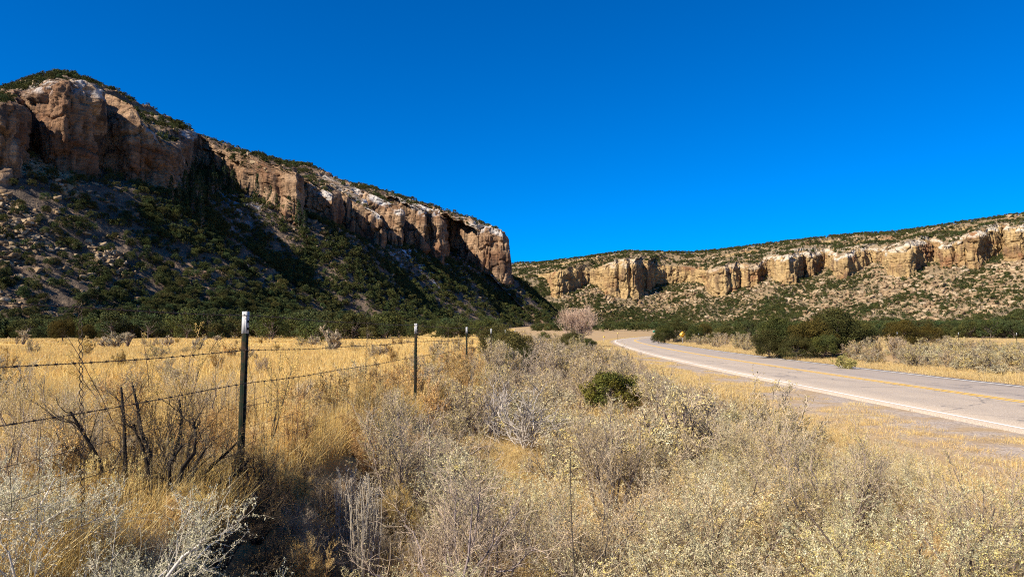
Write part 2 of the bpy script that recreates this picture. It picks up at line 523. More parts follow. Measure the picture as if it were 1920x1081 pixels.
RIGHT = np.array([
    (860, 1850, 520, 524), (940, 1720, 518, 522), (1000, 1640, 521, 525), (1030, 1580, 520, 532), (1038, 1500, 512, 556), (1050, 1478, 506, 561), (1072, 1474, 505, 561), (1082, 1486, 508, 560), (1086, 1560, 520, 552), (1108, 1560, 526, 548),
    (1122, 1520, 518, 546), (1134, 1478, 500, 550), (1148, 1462, 490, 556), (1160, 1456, 487, 559), (1163, 1476, 487, 558), (1167, 1456, 486, 561), (1180, 1450, 485, 562), (1183, 1470, 485, 560), (1187, 1448, 485, 563), (1198, 1452, 487, 562), (1204, 1500, 490, 558), (1214, 1490, 494, 550), (1222, 1540, 505, 560),
    (1250, 1560, 508, 552), (1290, 1545, 512, 547), (1325, 1460, 520, 548), (1335, 1392, 508, 556), (1346, 1376, 502, 562), (1362, 1372, 498, 562), (1368, 1392, 500, 560), (1376, 1378, 500, 560), (1386, 1400, 503, 548), (1396, 1392, 501, 545), (1404, 1374, 500, 545),
    (1428, 1368, 498, 545), (1434, 1440, 500, 545), (1447, 1424, 492, 536), (1453, 1350, 484, 528), (1466, 1326, 480, 530), (1484, 1320, 477, 531), (1498, 1326, 478, 532), (1503, 1392, 480, 525), (1510, 1376, 478, 525), (1516, 1352, 477, 530), (1534, 1350, 478, 530), (1541, 1430, 484, 520),
    (1558, 1396, 484, 518), (1566, 1300, 482, 520), (1576, 1266, 480, 526), (1596, 1254, 474, 530), (1614, 1262, 474, 527), (1622, 1340, 480, 515), (1656, 1310, 482, 515), (1664, 1230, 480, 516), (1678, 1208, 470, 519), (1700, 1190, 456, 524), (1716, 1186, 450, 526), (1732, 1196, 456, 528), (1738, 1276, 464, 515),
    (1756, 1254, 463, 505), (1766, 1186, 461, 502), (1786, 1178, 460, 502), (1790, 1198, 460, 502), (1798, 1174, 459, 503), (1814, 1172, 446, 502), (1820, 1158, 434, 502), (1846, 1146, 430, 503), (1866, 1146, 432, 505), (1873, 1240, 436, 497), (1882, 1216, 434, 496), (1888, 1130, 428, 495),
    (1930, 1106, 422, 495), (1944, 1150, 420, 492), (1960, 1080, 416, 494), (2020, 1050, 410, 492), (2100, 1000, 400, 490), (2350, 880, 370, 490)], float)

MESA = {}


def cells(u, v, su, sv, seed):
    """irregular cells over (u, v): a random value per cell and the closeness to a cell border"""
    a, b_ = u / su, v / sv
    ia, ib = np.floor(a), np.floor(b_)
    best, sec, val = np.full(a.shape, 9.0), np.full(a.shape, 9.0), np.zeros(a.shape)
    z0 = np.zeros(a.shape)
    for i in (-1, 0, 1):
        for j in (-1, 0, 1):
            ca, cb = ia + i, ib + j
            da = ca + 0.15 + 0.7 * _hash(ca, cb, z0, seed) - a
            db = cb + 0.15 + 0.7 * _hash(ca, cb, z0 + 1, seed) - b_
            d_ = np.maximum(np.abs(da), np.abs(db)) * 0.6 + 0.4 * np.hypot(da, db)
            hv = _hash(ca, cb, z0 + 2, seed)
            nb = d_ < best
            sec = np.where(nb, best, np.minimum(sec, d_))
            val = np.where(nb, hv, val)
            best = np.minimum(best, d_)
    return val * 2 - 1, np.exp(-((sec - best) / 0.10) ** 2)


def terr(t, a, b, amt):
    """pushes a slope profile into a step between a and b"""
    return t + amt * (smooth(a, b, t) - np.clip((t - a) / (b - a), 0, 1)) * 1.0


def build_mesa(name, key, ctrl, skyline, ds, mat, foot_slope, w_up, sig, white_px, cols_scale, seed, snow_px=None, foot_min=60, nsig=60, cut=50, chute=0.45, win=80, dsig=30):
    X, Y, ZR = at(ctrl[:, 0], ctrl[:, 2], ctrl[:, 1])
    _, _, ZB = at(ctrl[:, 0], ctrl[:, 3], ctrl[:, 1])
    s = np.r_[0, np.cumsum(np.hypot(np.diff(X), np.diff(Y)))]
    sn_ = np.arange(0, s[-1], ds)
    f = lambda a: np.interp(sn_, s, a)
    x, y, zr, zb, pxs = f(X), f(Y), f(ZR), f(ZB), f(ctrl[:, 0])
    x, y = gauss1(x, 2.2 / ds), gauss1(y, 2.2 / ds)
    zr, zb = gauss1(zr, 3.0 / ds), gauss1(zb, 5.0 / ds)
    xs, ys = gauss1(x, sig / ds), gauss1(y, sig / ds)
    tx, ty = np.gradient(xs), np.gradient(ys)
    l = np.hypot(tx, ty); nx, ny = ty / l, -tx / l
    nx, ny = gauss1(nx, nsig / ds), gauss1(ny, nsig / ds)
    l = np.hypot(nx, ny); nx, ny = nx / l, ny / l
    # no part of the wall doubles back along its length
    arc = np.r_[0, np.cumsum(np.hypot(np.diff(xs), np.diff(ys)))]
    lat, inn = (x - xs) * -ny + (y - ys) * nx, (x - xs) * nx + (y - ys) * ny
    Lw = arc + lat
    Lw = 0.5 * (np.maximum.accumulate(Lw) + np.minimum.accumulate(Lw[::-1])[::-1])
    Lm = np.r_[Lw[0], Lw[0] + np.cumsum(np.maximum(np.diff(Lw), 0.22 * ds))]
    Lw = gauss1(Lm - gauss1(Lm - Lw, 90 / ds), 1.5 / ds)
    lat = Lw - arc
    x, y = xs - ny * lat + nx * inn, ys + nx * lat + ny * inn
    ux, uy = np.gradient(gauss1(x, 3 / ds)), np.gradient(gauss1(y, 3 / ds))
    l = np.hypot(ux, uy) + 1e-9; cnx, cny = uy / l, -ux / l          # local outward normal
    h = np.maximum(zr - zb, 0.5)
    zbs = gauss1(zb, sig / ds)
    fw = np.maximum(foot_min, (zbs - 2) / foot_slope)
    Fx, Fy = xs + nx * fw, ys + ny * fw
    Fz = ground_z(Fx, Fy, np.full_like(Fx, 99.0)) - 2.5
    Bx, By = x + nx * h * 0.07, y + ny * h * 0.07
    Kx, Ky = xs - nx * w_up, ys - ny * w_up
    kz = np.maximum(zr, 1) + 5
    for _ in range(3):
        kpx, _py = to_px(Kx, Ky, kz)
        kpx = np.where(Ky < 20, -2000, kpx)
        _, _, kz = at(kpx, np.interp(kpx, skyline[:, 0], skyline[:, 1]) + 3, Ky)
    kz = np.maximum(gauss1(kz, 5 / ds), gauss1(zr, 10 / ds) + 1.5)
    # the slope above the rim is one surface over the plan: recesses cut into it and so have higher rims
    din = -((x - xs) * nx + (y - ys) * ny)
    nw = int(win / ds)
    padd = np.pad(din, nw, mode='edge')
    d0 = gauss1(np.lib.stride_tricks.sliding_window_view(padd, 2 * nw + 1).min(axis=1), dsig / ds)
    push = 0.65 * np.maximum(0, din - d0 - cut)
    x, y, Bx, By = x + nx * push, y + ny * push, Bx + nx * push, By + ny * push
    din = din - push
    wgt = np.exp(-np.clip(din - d0, 0, 200) / 7.0)
    zenv = gauss1(zr * wgt, 16 / ds) / gauss1(wgt, 16 / ds)
    UP = lambda d: zenv + (kz - zenv) * np.clip((d - d0) / (w_up - d0), 0, 1.05)
    zr = np.maximum(zr, UP(din) - 1.5)
    zr = gauss1(zr, 2 / ds)
    fd = -((Fx - xs) * nx + (Fy - ys) * ny)
    bd = -((Bx - xs) * nx + (By - ys) * ny)
    zbe = gauss1(zb * wgt, 16 / ds) / gauss1(wgt, 16 / ds)
    zbe = 0.5 * zbe + 0.5 * gauss1(zbe, 1.6 * dsig / ds)
    # the talus is one surface over the plan, read along the smoothed line of the wall
    ua = np.arange(0, arc[-1], 1.0)
    FU = {kk: gauss1(np.interp(ua, arc, vv), 22) for kk, vv in dict(fd=fd, d0=d0, fz=Fz, zb=zbe, xs=xs, ys=ys, nx=nx, ny=ny).items()}

    def TAL(qx, qy):
        Lp = arc + (qx - xs) * -ny + (qy - ys) * nx
        g_ = {kk: np.interp(Lp, ua, vv) for kk, vv in FU.items()}
        dd = -((qx - g_['xs']) * g_['nx'] + (qy - g_['ys']) * g_['ny'])
        u = np.clip((dd - g_['fd']) / (g_['d0'] - 4 - g_['fd']), 0, 1)
        return g_['fz'] + (g_['zb'] - g_['fz']) * (0.75 * u + 0.25 * u ** 2.4) + chute * np.maximum(0, dd - g_['d0'] + 2), u
    zb = np.minimum(TAL(Bx, By)[0], zr - 0.5)
    h = np.maximum(zr - zb, 0.5)
    rows, lab = [], []
    ntal, ncl, nup = 80, 84, 46
    for i in range(ntal):
        t = i / ntal
        w = t ** 0.9
        px_, py_ = Fx + (Bx - Fx) * w, Fy + (By - Fy) * w
        z, uu = TAL(px_, py_)
        z = np.minimum(z, zr - 0.4)
        env = np.clip(np.sin(np.pi * np.clip(uu, 0, 0.93)), 0, 1) ** 0.6
        z = z + env * (3.2 * fbm(px_ / 38, py_ / 38, 0, 3, seed) + 0.9 * fbm(px_ / 6.5, py_ / 6.5, 0, 3, seed + 3))
        # broken ledges of bedrock on the slope
        led = smooth(0.05, 0.35, vnoise(px_ / 70, py_ / 70, 0, seed + 8)) * env
        q = z / 4.5
        z = z + led * 4.5 * (smooth(0.25, 0.75, q - np.floor(q)) - (q - np.floor(q))) * 0.8
        rows.append((px_, py_, z)); lab.append((0.0 + 0 * z + 0.45 * led * (np.abs((q - np.floor(q)) - 0.5) < 0.2), t + 0 * z, 0 * z))
    for i in range(ncl + 1):
        t = i / ncl
        z = zb + (zr - zb) * t
        # rounded shoulders near the rim
        bat = h * 0.07 * (1 - t) - h * 0.10 * np.maximum(0, (t - 0.8) / 0.2) ** 2
        px_, py_ = x + cnx * bat, y + cny * bat
        S = cols_scale
        col1 = 1 - np.abs(vnoise(px_ / (9 * S), py_ / (9 * S), z / (70 * S), seed + 21))      # columns
        col2 = fbm(px_ / (3.2 * S), py_ / (3.2 * S), z / (16 * S), 4, seed + 22)
        crack = np.exp(-(vnoise(px_ / (7 * S), py_ / (7 * S), z / (120 * S), seed + 30) / 0.05) ** 2)
        q = z / (3.4 * S) + 1.2 * vnoise(px_ / 30, py_ / 30, z / 30, seed + 31)
        bedd = smooth(0.0, 0.18, q - np.floor(q)) * 1.0
        bedw = smooth(-0.1, 0.4, vnoise(px_ / 40, py_ / 40, z / 14, seed + 33))
        alc = smooth(0.25, 0.6, vnoise(px_ / (22 * S), py_ / (22 * S), z / (20 * S), seed + 35))      # hollows
        hs = np.clip(h / 25, 0.05, 1)
        slant = 1 - np.abs(vnoise((px_ + 0.25 * z) / (14 * S), (py_ - 0.2 * z) / (14 * S), z / (40 * S), seed + 37))
        blk = np.floor(2.2 * vnoise(px_ / (8 * S), py_ / (8 * S), z / (11 * S), seed + 38) + 0.35 * col2) / 2.2
        dsp = hs * S * (2.6 * (col1 - 0.6) + 1.2 * col2 - 2.4 * crack + 0.8 * (bedd - 0.6) * bedw - 3.0 * alc * np.sin(np.pi * t) + 1.8 * (slant - 0.6) + 1.5 * blk)
        wu = sn_ + 2.0 * fbm(px_ / 9, py_ / 9, z / 9, 2, seed + 70); wv = z + 2.0 * fbm(px_ / 12, py_ / 12, z / 8, 2, seed + 71)
        v1, e1 = cells(wu, wv, 8.5 * S, 20 * S, seed + 72)
        v2, e2 = cells(wu, wv, 3.0 * S, 5.5 * S, seed + 73)
        rough_ = smooth(-0.25, 0.35, vnoise(px_ / 35, py_ / 35, z / 25, seed + 74))
        dsp = dsp * 0.8 + hs * S * (2.3 * v1 + (0.25 + 0.75 * rough_) * 0.9 * v2 - 1.9 * e1 - 0.6 * e2 * rough_)
        e = min(1.0, (1 - t) / 0.05 + 0.35)
        rows.append((px_ + cnx * dsp * e, py_ + cny * dsp * e, z + 0.4 * hs * col2)); lab.append((1 + 0 * z, 1 + 0 * z, t + 0 * z))
    Rx, Ry, Rz = rows[-1]
    for i in range(1, nup + 1):
        t = i / nup
        w = t
        px_, py_ = Rx + (Kx - Rx) * w, Ry + (Ky - Ry) * w
        dd = din + (w_up - din) * t
        q = np.clip((dd - d0) / (w_up - d0), 0, 1)
        st1 = 0.66 + 0.10 * vnoise(px_ / 70, py_ / 70, 0, seed + 41)
        q2 = q + 0.17 * (smooth(st1, st1 + 0.05, q) - smooth(st1 - 0.25, st1 + 0.2, q)) * smooth(-0.6, 0.0, vnoise(px_ / 60, py_ / 60, 3, seed + 42))
        q2 = q2 + 0.13 * (smooth(0.24, 0.28, q) - smooth(0.12, 0.40, q)) * smooth(-0.4, 0.2, vnoise(px_ / 45, py_ / 45, 5, seed + 43))
        z = zenv + (kz - zenv) * q2 + (Rz - UP(din)) * (1 - t) ** 5
        env = np.sin(np.pi * t) ** 0.5 + 0.25
        z = z + env * (1.3 * fbm(px_ / 9, py_ / 9, 0, 4, seed + 44)) * np.clip((kz - zr) / 12, 0.25, 1.3)
        rows.append((px_, py_, z)); lab.append((2 + 0 * z, 1 + 0 * z, 1 + t + 0 * z))
    for i in range(1, 9):                                         # the plateau behind the skyline, falling gently away
        px_, py_ = Kx - nx * 5 * i, Ky - ny * 5 * i
        z = kz - 0.25 * i ** 1.8 + 0.5 * fbm(px_ / 9, py_ / 9, 0, 2, seed + 50)
        rows.append((px_, py_, z)); lab.append((3 + 0 * z, 1 + 0 * z, 2 + 0 * z))
    P = np.array([np.stack(r, -1) for r in rows])                 # rows, columns, xyz
    L = np.array([l_[0] for l_ in lab]); T = np.array([l_[1] for l_ in lab]); H = np.array([l_[2] for l_ in lab])
    du = np.gradient(P, axis=1); dv = np.gradient(P, axis=0)
    N = np.cross(du, dv); N /= np.linalg.norm(N, axis=-1, keepdims=True) + 1e-9
    steep = smooth(0.80, 0.60, np.abs(N[..., 2]))
    kind = np.repeat(np.array([0] * ntal + [1] * (ncl + 1) + [2] * nup + [3] * 8)[:, None], P.shape[1], 1)
    cl = np.where(kind == 1, 1.0, np.where(kind == 2, np.clip(steep * 1.1 + 0.15, 0, 1), np.where(kind == 0, np.clip(L + 0.7 * smooth(0.50, 0.28, np.abs(N[..., 2])), 0, 1), 0.2)))
    wp = np.zeros(P.shape[1])
    for a, bb, am in white_px: wp = np.maximum(wp, am * smooth(a - 8, a + 4, pxs) * smooth(bb + 8, bb - 4, pxs))
    wn_ = 0.10 * vnoise(P[..., 0] / 14, P[..., 1] / 14, P[..., 2] / 14, seed + 60)
    wh = wp[None, :] * smooth(0.80, 0.88, H + wn_) * smooth(1.55, 1.28, H + wn_)
    sn = np.zeros_like(cl)
    if snow_px:
        for a, bb in snow_px: sn = np.maximum(sn, (smooth(a - 20, a + 20, pxs) * smooth(bb + 20, bb - 20, pxs))[None, :] * (kind == 0) * smooth(0.45, 0.8, T))
    me = mesh_np(name, P.reshape(-1, 3), [grid_faces(P.shape[0], P.shape[1], True)], mat, True, attrs={'cl': cl.ravel(), 'wh': wh.ravel(), 'sn': sn.ravel()})
    o = link(name, me)
    tag(o, kind='structure')
    MESA[key] = dict(P=P, kind=kind, T=T, H=H, N=N, cl=cl, px=pxs)
    return o


build_mesa('mesa_hill', 'left', LEFT, SKYLINE, 0.9, M_rock_red, 0.60, 100, 70, [(135, 178, .9), (258, 282, 0.6), (350, 385, .7), (588, 612, .9), (665, 722, .9), (755, 795, .9), (890, 940, .8), (60, 80, .7)], 1.15, 100, snow_px=[(350, 440), (690, 760), (830, 890)], nsig=260, cut=75, chute=0.45, win=220, dsig=90)
build_mesa('mesa_hill', 'right', RIGHT, SKYLINE_R, 1.5, M_rock_tan, 0.36, 190, 130, [(1130, 1200, 0.6), (1430, 2400, 1.0), (1330, 1430, 0.5)], 1.35, 200, nsig=300, cut=40, chute=0.36)

# ------------------------------------------------------------------ leaf and twig geometry
def unit(v): return v / (np.linalg.norm(v, axis=-1, keepdims=True) + 1e-9)


def leaf_quads(c, nrm, size, r, aspect=1.0):
    """quads at c (n,3) facing nrm, turned at random"""
    n = len(c)
    a = unit(np.cross(nrm, unit(r.normal(size=(n, 3)))))
    b_ = np.cross(nrm, a)
    sz = np.asarray(size) * np.ones(n)
    a, b_ = a * sz[:, None] * 0.5, b_ * (sz * aspect)[:, None] * 0.5
    v = np.stack([c - a * 0.9 - b_ * 0.25, c + b_ * 0.55 * r.uniform(.6, 1.3, (n, 1)) - a * 0.1, c + a, c - b_ * 0.6 + a * 0.15], 1).reshape(-1, 3)
    return v, np.arange(4 * n).reshape(-1, 4)


def tubes(P, r0, r1, sides=3):
    """P (n,m,3) polylines as tapering tubes; r0, r1: radius at the base and the tip"""
    n, m, _ = P.shape
    T = unit(np.gradient(P, axis=1))
    ref = np.where(np.abs(T[..., 2:3]) > 0.9, np.array([1.0, 0, 0]), np.array([0, 0, 1.0]))
    A = unit(np.cross(T, ref)); B = np.cross(T, A)
    t = np.linspace(0, 1, m)[None, :]
    rad = np.asarray(r0).reshape(-1, 1) * (1 - t) + np.asarray(r1).reshape(-1, 1) * t
    an = np.arange(sides) * 2 * np.pi / sides
    V = P[:, :, None, :] + rad[..., None, None] * (np.cos(an)[None, None, :, None] * A[:, :, None, :] + np.sin(an)[None, None, :, None] * B[:, :, None, :])
    idx = np.arange(n * m * sides).reshape(n, m, sides)
    j = np.roll(np.arange(sides), -1)
    F = np.stack([idx[:, :-1, :], idx[:, :-1][..., j], idx[:, 1:][..., j], idx[:, 1:, :]], -1).reshape(-1, 4)
    return V.reshape(-1, 3), F


def ribbons(P, w0, w1, r):
    n, m, _ = P.shape
    T = unit(np.gradient(P, axis=1))
    A = unit(np.cross(T, unit(r.normal(size=(n, 1, 3)))))
    t = np.linspace(0, 1, m)[None, :, None]
    w = np.asarray(w0).reshape(-1, 1, 1) * (1 - t) + np.asarray(w1).reshape(-1, 1, 1) * t
    V = np.stack([P - A * w / 2, P + A * w / 2], 2)
    idx = np.arange(n * m * 2).reshape(n, m, 2)
    F = np.stack([idx[:, :-1, 0], idx[:, :-1, 1], idx[:, 1:, 1], idx[:, 1:, 0]], -1).reshape(-1, 4)
    return V.reshape(-1, 3), F


def spawn(P, k, length, spread, up, r, t0=0.25, t1=1.0, m=4, wob=0.12, lvar=0.4):
    """k children on each polyline of P; returns (n*k, m, 3) polylines"""
    n, mm, _ = P.shape
    t = r.uniform(t0, t1, (n, k)) * (mm - 1)
    i = np.minimum(t.astype(int), mm - 2); f = (t - i)[..., None]
    ar = np.arange(n)[:, None]
    base = P[ar, i] * (1 - f) + P[ar, i + 1] * f
    dirn = unit(P[ar, i + 1] - P[ar, i])
    dd = unit(dirn + spread * unit(r.normal(size=(n, k, 3))) + np.array([0, 0, up]))
    L = length * (1 + lvar * r.uniform(-1, 1, (n, k, 1))) * (1.15 - 0.5 * (t / (mm - 1)))[..., None]
    s = np.linspace(0, 1, m)[None, None, :, None]
    w = np.cumsum(r.normal(size=(n, k, m, 3)), axis=2) * wob / m
    w = w - w[:, :, :1]
    C = base[:, :, None, :] + dd[:, :, None, :] * L[:, :, None, :] * s + w * L[:, :, None, :] * 2
    return C.reshape(n * k, m, 3)


class Geo:
    def __init__(self): self.v, self.f, self.c, self.n = [], [], [], 0

    def add(self, vf, col, per=None, r=None, var=0.0):
        v, f = vf
        c = np.ones((len(v), 3)) * np.asarray(col)
        if per and var and r is not None:
            k = r.uniform(1 - var, 1 + var, len(v) // per + 1)
            c = c * np.repeat(k, per)[:len(v), None]
        self.v.append(v); self.f.append(f + self.n); self.c.append(c); self.n += len(v)

    def mesh(self, name, mat):
        q = [f for f in self.f if f.shape[1] == 4]; tri = [f for f in self.f if f.shape[1] == 3]
        fs = ([np.concatenate(q)] if q else []) + ([np.concatenate(tri)] if tri else [])
        return mesh_np(name, np.concatenate(self.v), fs, mat, False, np.concatenate(self.c))


# ------------------------------------------------------------------ trees
def tree_meshes(kind, seed, n_leaf, size, clumps=46):
    r = np.random.default_rng(seed)
    if kind == 'pine':                                            # tall narrow conifer, nominal 14 m
        H, W = 14.0, 4.6
        n = int(clumps * 1.6)
        hz = r.uniform(0.10, 0.99, n) ** 0.85
        rad = W / 2 * (1 - hz) ** 0.8 * r.uniform(0.45, 1.1, n) + 0.15
        an = r.uniform(0, 2 * np.pi, n)
        c = np.stack([np.cos(an) * rad, np.sin(an) * rad, hz * H], 1)
        cr = 0.35 + 0.55 * (1 - hz)
        flat = 0.55
        green = np.array([0.036, 0.050, 0.022])
    else:
        juniper = kind == 'juniper'
        H = 4.2
        W = H * r.uniform(0.95, 1.25) if juniper else H * r.uniform(0.8, 1.0)
        n = clumps
        dv = unit(r.normal(size=(n, 3)))
        dv[:, 2] = np.where(dv[:, 2] < -0.55, -dv[:, 2], dv[:, 2])
        rr = r.uniform(0.45, 1.0, n) ** 0.6 * (1 + 0.22 * vnoise(dv[:, 0] * 1.6 + seed, dv[:, 1] * 1.6, dv[:, 2] * 1.6, seed))
        lo = 0.48 if juniper else 0.60
        c = dv * rr[:, None] * np.array([W / 2, W / 2, H * (0.5 if juniper else 0.40)]) + np.array([0, 0, H * lo])
        c[:, 2] = np.maximum(c[:, 2], 0.3)
        cr = r.uniform(0.10, 0.19, n) * H * (1.0 if juniper else 0.95)
        flat = 0.8
        green = np.array([0.058, 0.060, 0.017]) if juniper else np.array([0.048, 0.058, 0.020])
    k = n_leaf // n
    dirs = unit(r.normal(size=(n, k, 3)))
    pts = c[:, None, :] + dirs * (cr[:, None, None] * r.uniform(0.35, 1.0, (n, k, 1)) ** 0.5) * np.array([1, 1, flat])
    nr = unit(dirs + 0.8 * r.normal(size=(n, k, 3)) + np.array([0, 0, 0.35]))
    g = Geo()
    tint = r.uniform(0.75, 1.3, (n, 1, 1)) * np.array([1.0, 1.0, 1.0]) + np.array([0.18, 0.05, -0.1]) * r.uniform(-1, 1, (n, 1, 1))
    cl = (green * tint * r.uniform(0.65, 1.45, (n, k, 1))).reshape(-1, 3)
    v, f = leaf_quads(pts.reshape(-1, 3), nr.reshape(-1, 3), size * r.uniform(0.6, 1.4, n * k), r)
    g.add((v, f), np.repeat(cl, 4, axis=0))
    crown = g.mesh('crown', M_leaf)
    t = Geo()
    top = np.array([0.02 * H, 0.01 * H, H * (0.9 if kind == 'pine' else 0.7)])
    mid = [top * s + np.r_[r.normal(0, 0.03 * H * (kind != 'pine'), 2), 0] for s in (0.33, 0.66)]
    t.add(tubes(np.array([[[0, 0, -0.4], [0, 0, 0.1], mid[0], mid[1], top]]), [0.035 * H if kind != 'pine' else 0.28], [0.01], 6), (0.16, 0.12, 0.095))
    sel = r.choice(n, min(n, 22), replace=False)
    st = np.stack([np.zeros(len(sel)), np.zeros(len(sel)), np.clip(c[sel, 2] * 0.45, 0.1, None)], 1)
    md = st * 0.5 + c[sel] * 0.5 - np.array([0, 0, 0.05 * H])
    t.add(tubes(np.stack([st, md, c[sel]], 1), np.full(len(sel), 0.013 * H), np.full(len(sel), 0.003 * H), 4), (0.17, 0.135, 0.11))
    return crown, t.mesh('trunk', M_bark)


TREES_NEAR = {'juniper': [tree_meshes('juniper', 11 + i, 30000, 0.105, 110) for i in range(3)]}
TREES_MID = {'juniper': [tree_meshes('juniper', 21 + i, 3400, 0.20, 56) for i in range(4)],
             'pinyon': [tree_meshes('pinyon', 31 + i, 3000, 0.20, 44) for i in range(4)],
             'pine': [tree_meshes('pine', 41 + i, 4200, 0.38, 70) for i in range(3)]}
TREES_FAR = [tree_meshes('juniper', 51 + i, 520, 0.46, 26)[0] for i in range(3)] + [tree_meshes('pinyon', 61 + i, 460, 0.46, 22)[0] for i in range(3)]


def scatter_stuff(name, pts, rz, sc, idx, meshes):
    """one object whose points carry copies of the given meshes"""
    me = bpy.data.meshes.new(name)
    me.vertices.add(len(pts))
    me.vertices.foreach_set('co', np.ascontiguousarray(pts, np.float32).ravel())
    for nm, ar, ty in (('rz', rz, 'FLOAT'), ('sc', sc, 'FLOAT'), ('vid', idx, 'INT')):
        a = me.attributes.new(nm, ty, 'POINT')
        a.data.foreach_set('value', np.ascontiguousarray(ar, np.int32 if ty == 'INT' else np.float32))
    me.update()
    o = link(name, me)
    ng = bpy.data.node_groups.new(name + '_scatter', 'GeometryNodeTree')
    ng.interface.new_socket('Geometry', in_out='INPUT', socket_type='NodeSocketGeometry')
    ng.interface.new_socket('Geometry', in_out='OUTPUT', socket_type='NodeSocketGeometry')
    N, L = ng.nodes, ng.links
    gi, go = N.new('NodeGroupInput'), N.new('NodeGroupOutput')
    join = N.new('GeometryNodeJoinGeometry')

    def named(nm, ty):
        q = N.new('GeometryNodeInputNamedAttribute'); q.data_type = ty
        q.inputs['Name'].default_value = nm
        return q.outputs['Attribute']
    a_rz, a_sc, a_id = named('rz', 'FLOAT'), named('sc', 'FLOAT'), named('vid', 'INT')
    cx = N.new('ShaderNodeCombineXYZ'); L.new(a_rz, cx.inputs['Z'])
    for i, m in enumerate(meshes):
        src = bpy.data.objects.new(name + '_source', m)
        oi = N.new('GeometryNodeObjectInfo'); oi.inputs['Object'].default_value = src
        oi.inputs['As Instance'].default_value = True
        cmp_ = N.new('FunctionNodeCompare'); cmp_.data_type = 'INT'; cmp_.operation = 'EQUAL'
        L.new(a_id, cmp_.inputs[2]); cmp_.inputs[3].default_value = i
        ip = N.new('GeometryNodeInstanceOnPoints')
        L.new(gi.outputs[0], ip.inputs['Points']); L.new(cmp_.outputs[0], ip.inputs['Selection'])
        L.new(oi.outputs['Geometry'], ip.inputs['Instance'])
        L.new(cx.outputs[0], ip.inputs['Rotation']); L.new(a_sc, ip.inputs['Scale'])
        L.new(ip.outputs[0], join.inputs[0])
    L.new(join.outputs[0], go.inputs[0])
    md = o.modifiers.new('scatter', 'NODES'); md.node_group = ng
    tag(o, kind='stuff')
    return o


# --- every tree position on the mesas and the valley floor
T_pos, T_sc, T_zone = [], [], []


def add_trees(x, y, z, h, zone):
    T_pos.append(np.stack([x, y, z], 1)); T_sc.append(np.asarray(h) / 4.2); T_zone.extend([zone] * len(x))


def in_frame(P, m=40):
    px, py = to_px(P[:, 0], P[:, 1], P[:, 2])
    return (P[:, 1] > 1) & (px > -m) & (px < 1920 + m)


def scatter_mesa(i_name, rows, n, dens, hmin, hmax, zone, seed):
    M = MESA[i_name]
    r = np.random.default_rng(seed)
    P, N = M['P'][rows], M['N'][rows]
    A = np.linalg.norm(np.cross(np.gradient(P, axis=1), np.gradient(P, axis=0)), axis=-1)
    w = A * dens(P, N, M['T'][rows], M['H'][rows], np.repeat(M['px'][None, :], P.shape[0], 0))
    w = np.where(np.abs(N[..., 2]) < (0.22 if i_name == 'left' and rows == tal else 0.45), 0, w).ravel()
    w = np.where(in_frame(P.reshape(-1, 3)), w, 0)
    ii = r.choice(len(w), n, p=w / w.sum(), replace=True)
    ri, ci = np.unravel_index(ii, P.shape[:2])
    rj, cj = np.minimum(ri + 1, P.shape[0] - 1), np.minimum(ci + 1, P.shape[1] - 1)
    fu, fv = r.uniform(0, 1, (n, 1)), r.uniform(0, 1, (n, 1))
    p = (P[ri, ci] * (1 - fu) + P[ri, cj] * fu) * (1 - fv) + (P[rj, ci] * (1 - fu) + P[rj, cj] * fu) * fv
    h = hmin + (hmax - hmin) * r.uniform(0, 1, n) ** 1.7
    add_trees(p[:, 0], p[:, 1], p[:, 2] - 0.25, h, zone)


ntal, ncl = 80, 85
tal, upp = slice(2, ntal), slice(ntal + ncl, ntal + ncl + 47)


def d_left_tal(P, N, T, H, px):
    d_ = 0.25 + smooth(-0.2, 0.4, fbm(P[..., 0] / 30, P[..., 1] / 30, 0, 2, 71))
    d_ = d_ * (1 - 0.80 * smooth(120, 40, px) * smooth(0.35, 0.55, T))
    d_ = d_ * np.where((px > 330) & (px < 480), 1.0 + 1.3 * T, 1.0)
    d_ = d_ + 1.1 * smooth(440, 452, px) * smooth(530, 505, px) * smooth(0.35, 0.5, T)
    return d_ * (1.25 - 0.6 * T)


def d_up(P, N, T, H, px):
    return 0.15 + smooth(-0.15, 0.35, fbm(P[..., 0] / 25, P[..., 1] / 25, 0, 3, 72)) + 1.2 * smooth(1.85, 2.0, H)


def d_right_tal(P, N, T, H, px):
    return (0.30 + smooth(-0.15, 0.3, fbm(P[..., 0] / 40, P[..., 1] / 40, 0, 3, 73))) * (1.4 - 0.7 * T) * (0.7 + 0.8 * smooth(1060, 980, px))



scatter_mesa('left', tal, 17000, d_left_tal, 2.0, 5.2, 'left_slope', 81)
scatter_mesa('left', upp, 7000, d_up, 1.8, 4.4, 'left_rim', 82)
scatter_mesa('right', tal, 24000, d_right_tal, 2.7, 6.3, 'right_slope', 83)
scatter_mesa('right', upp, 9000, d_up, 2.6, 6.0, 'right_rim', 84)
r = np.random.default_rng(85)


def belt(n, px0, px1, y0, y1, hmin, hmax, zone, keep):
    px = r.uniform(px0, px1, n * 3); f0, f1 = y0(px), y1(px)
    Y = f0 + (f1 - f0) * r.uniform(0, 1, n * 3) ** 1.3
    X = (px - CX) / FPX * Y
    rd = road_dist(X, Y)
    ok = (np.abs(rd) > 7.5) & keep(X, Y, px)
    X, Y, rd = X[ok][:n], Y[ok][:n], rd[ok][:n]
    z = ground_z(X, Y, rd)
    add_trees(X, Y, z - 0.12, hmin + (hmax - hmin) * r.uniform(0, 1, len(X)) ** 1.5, zone)


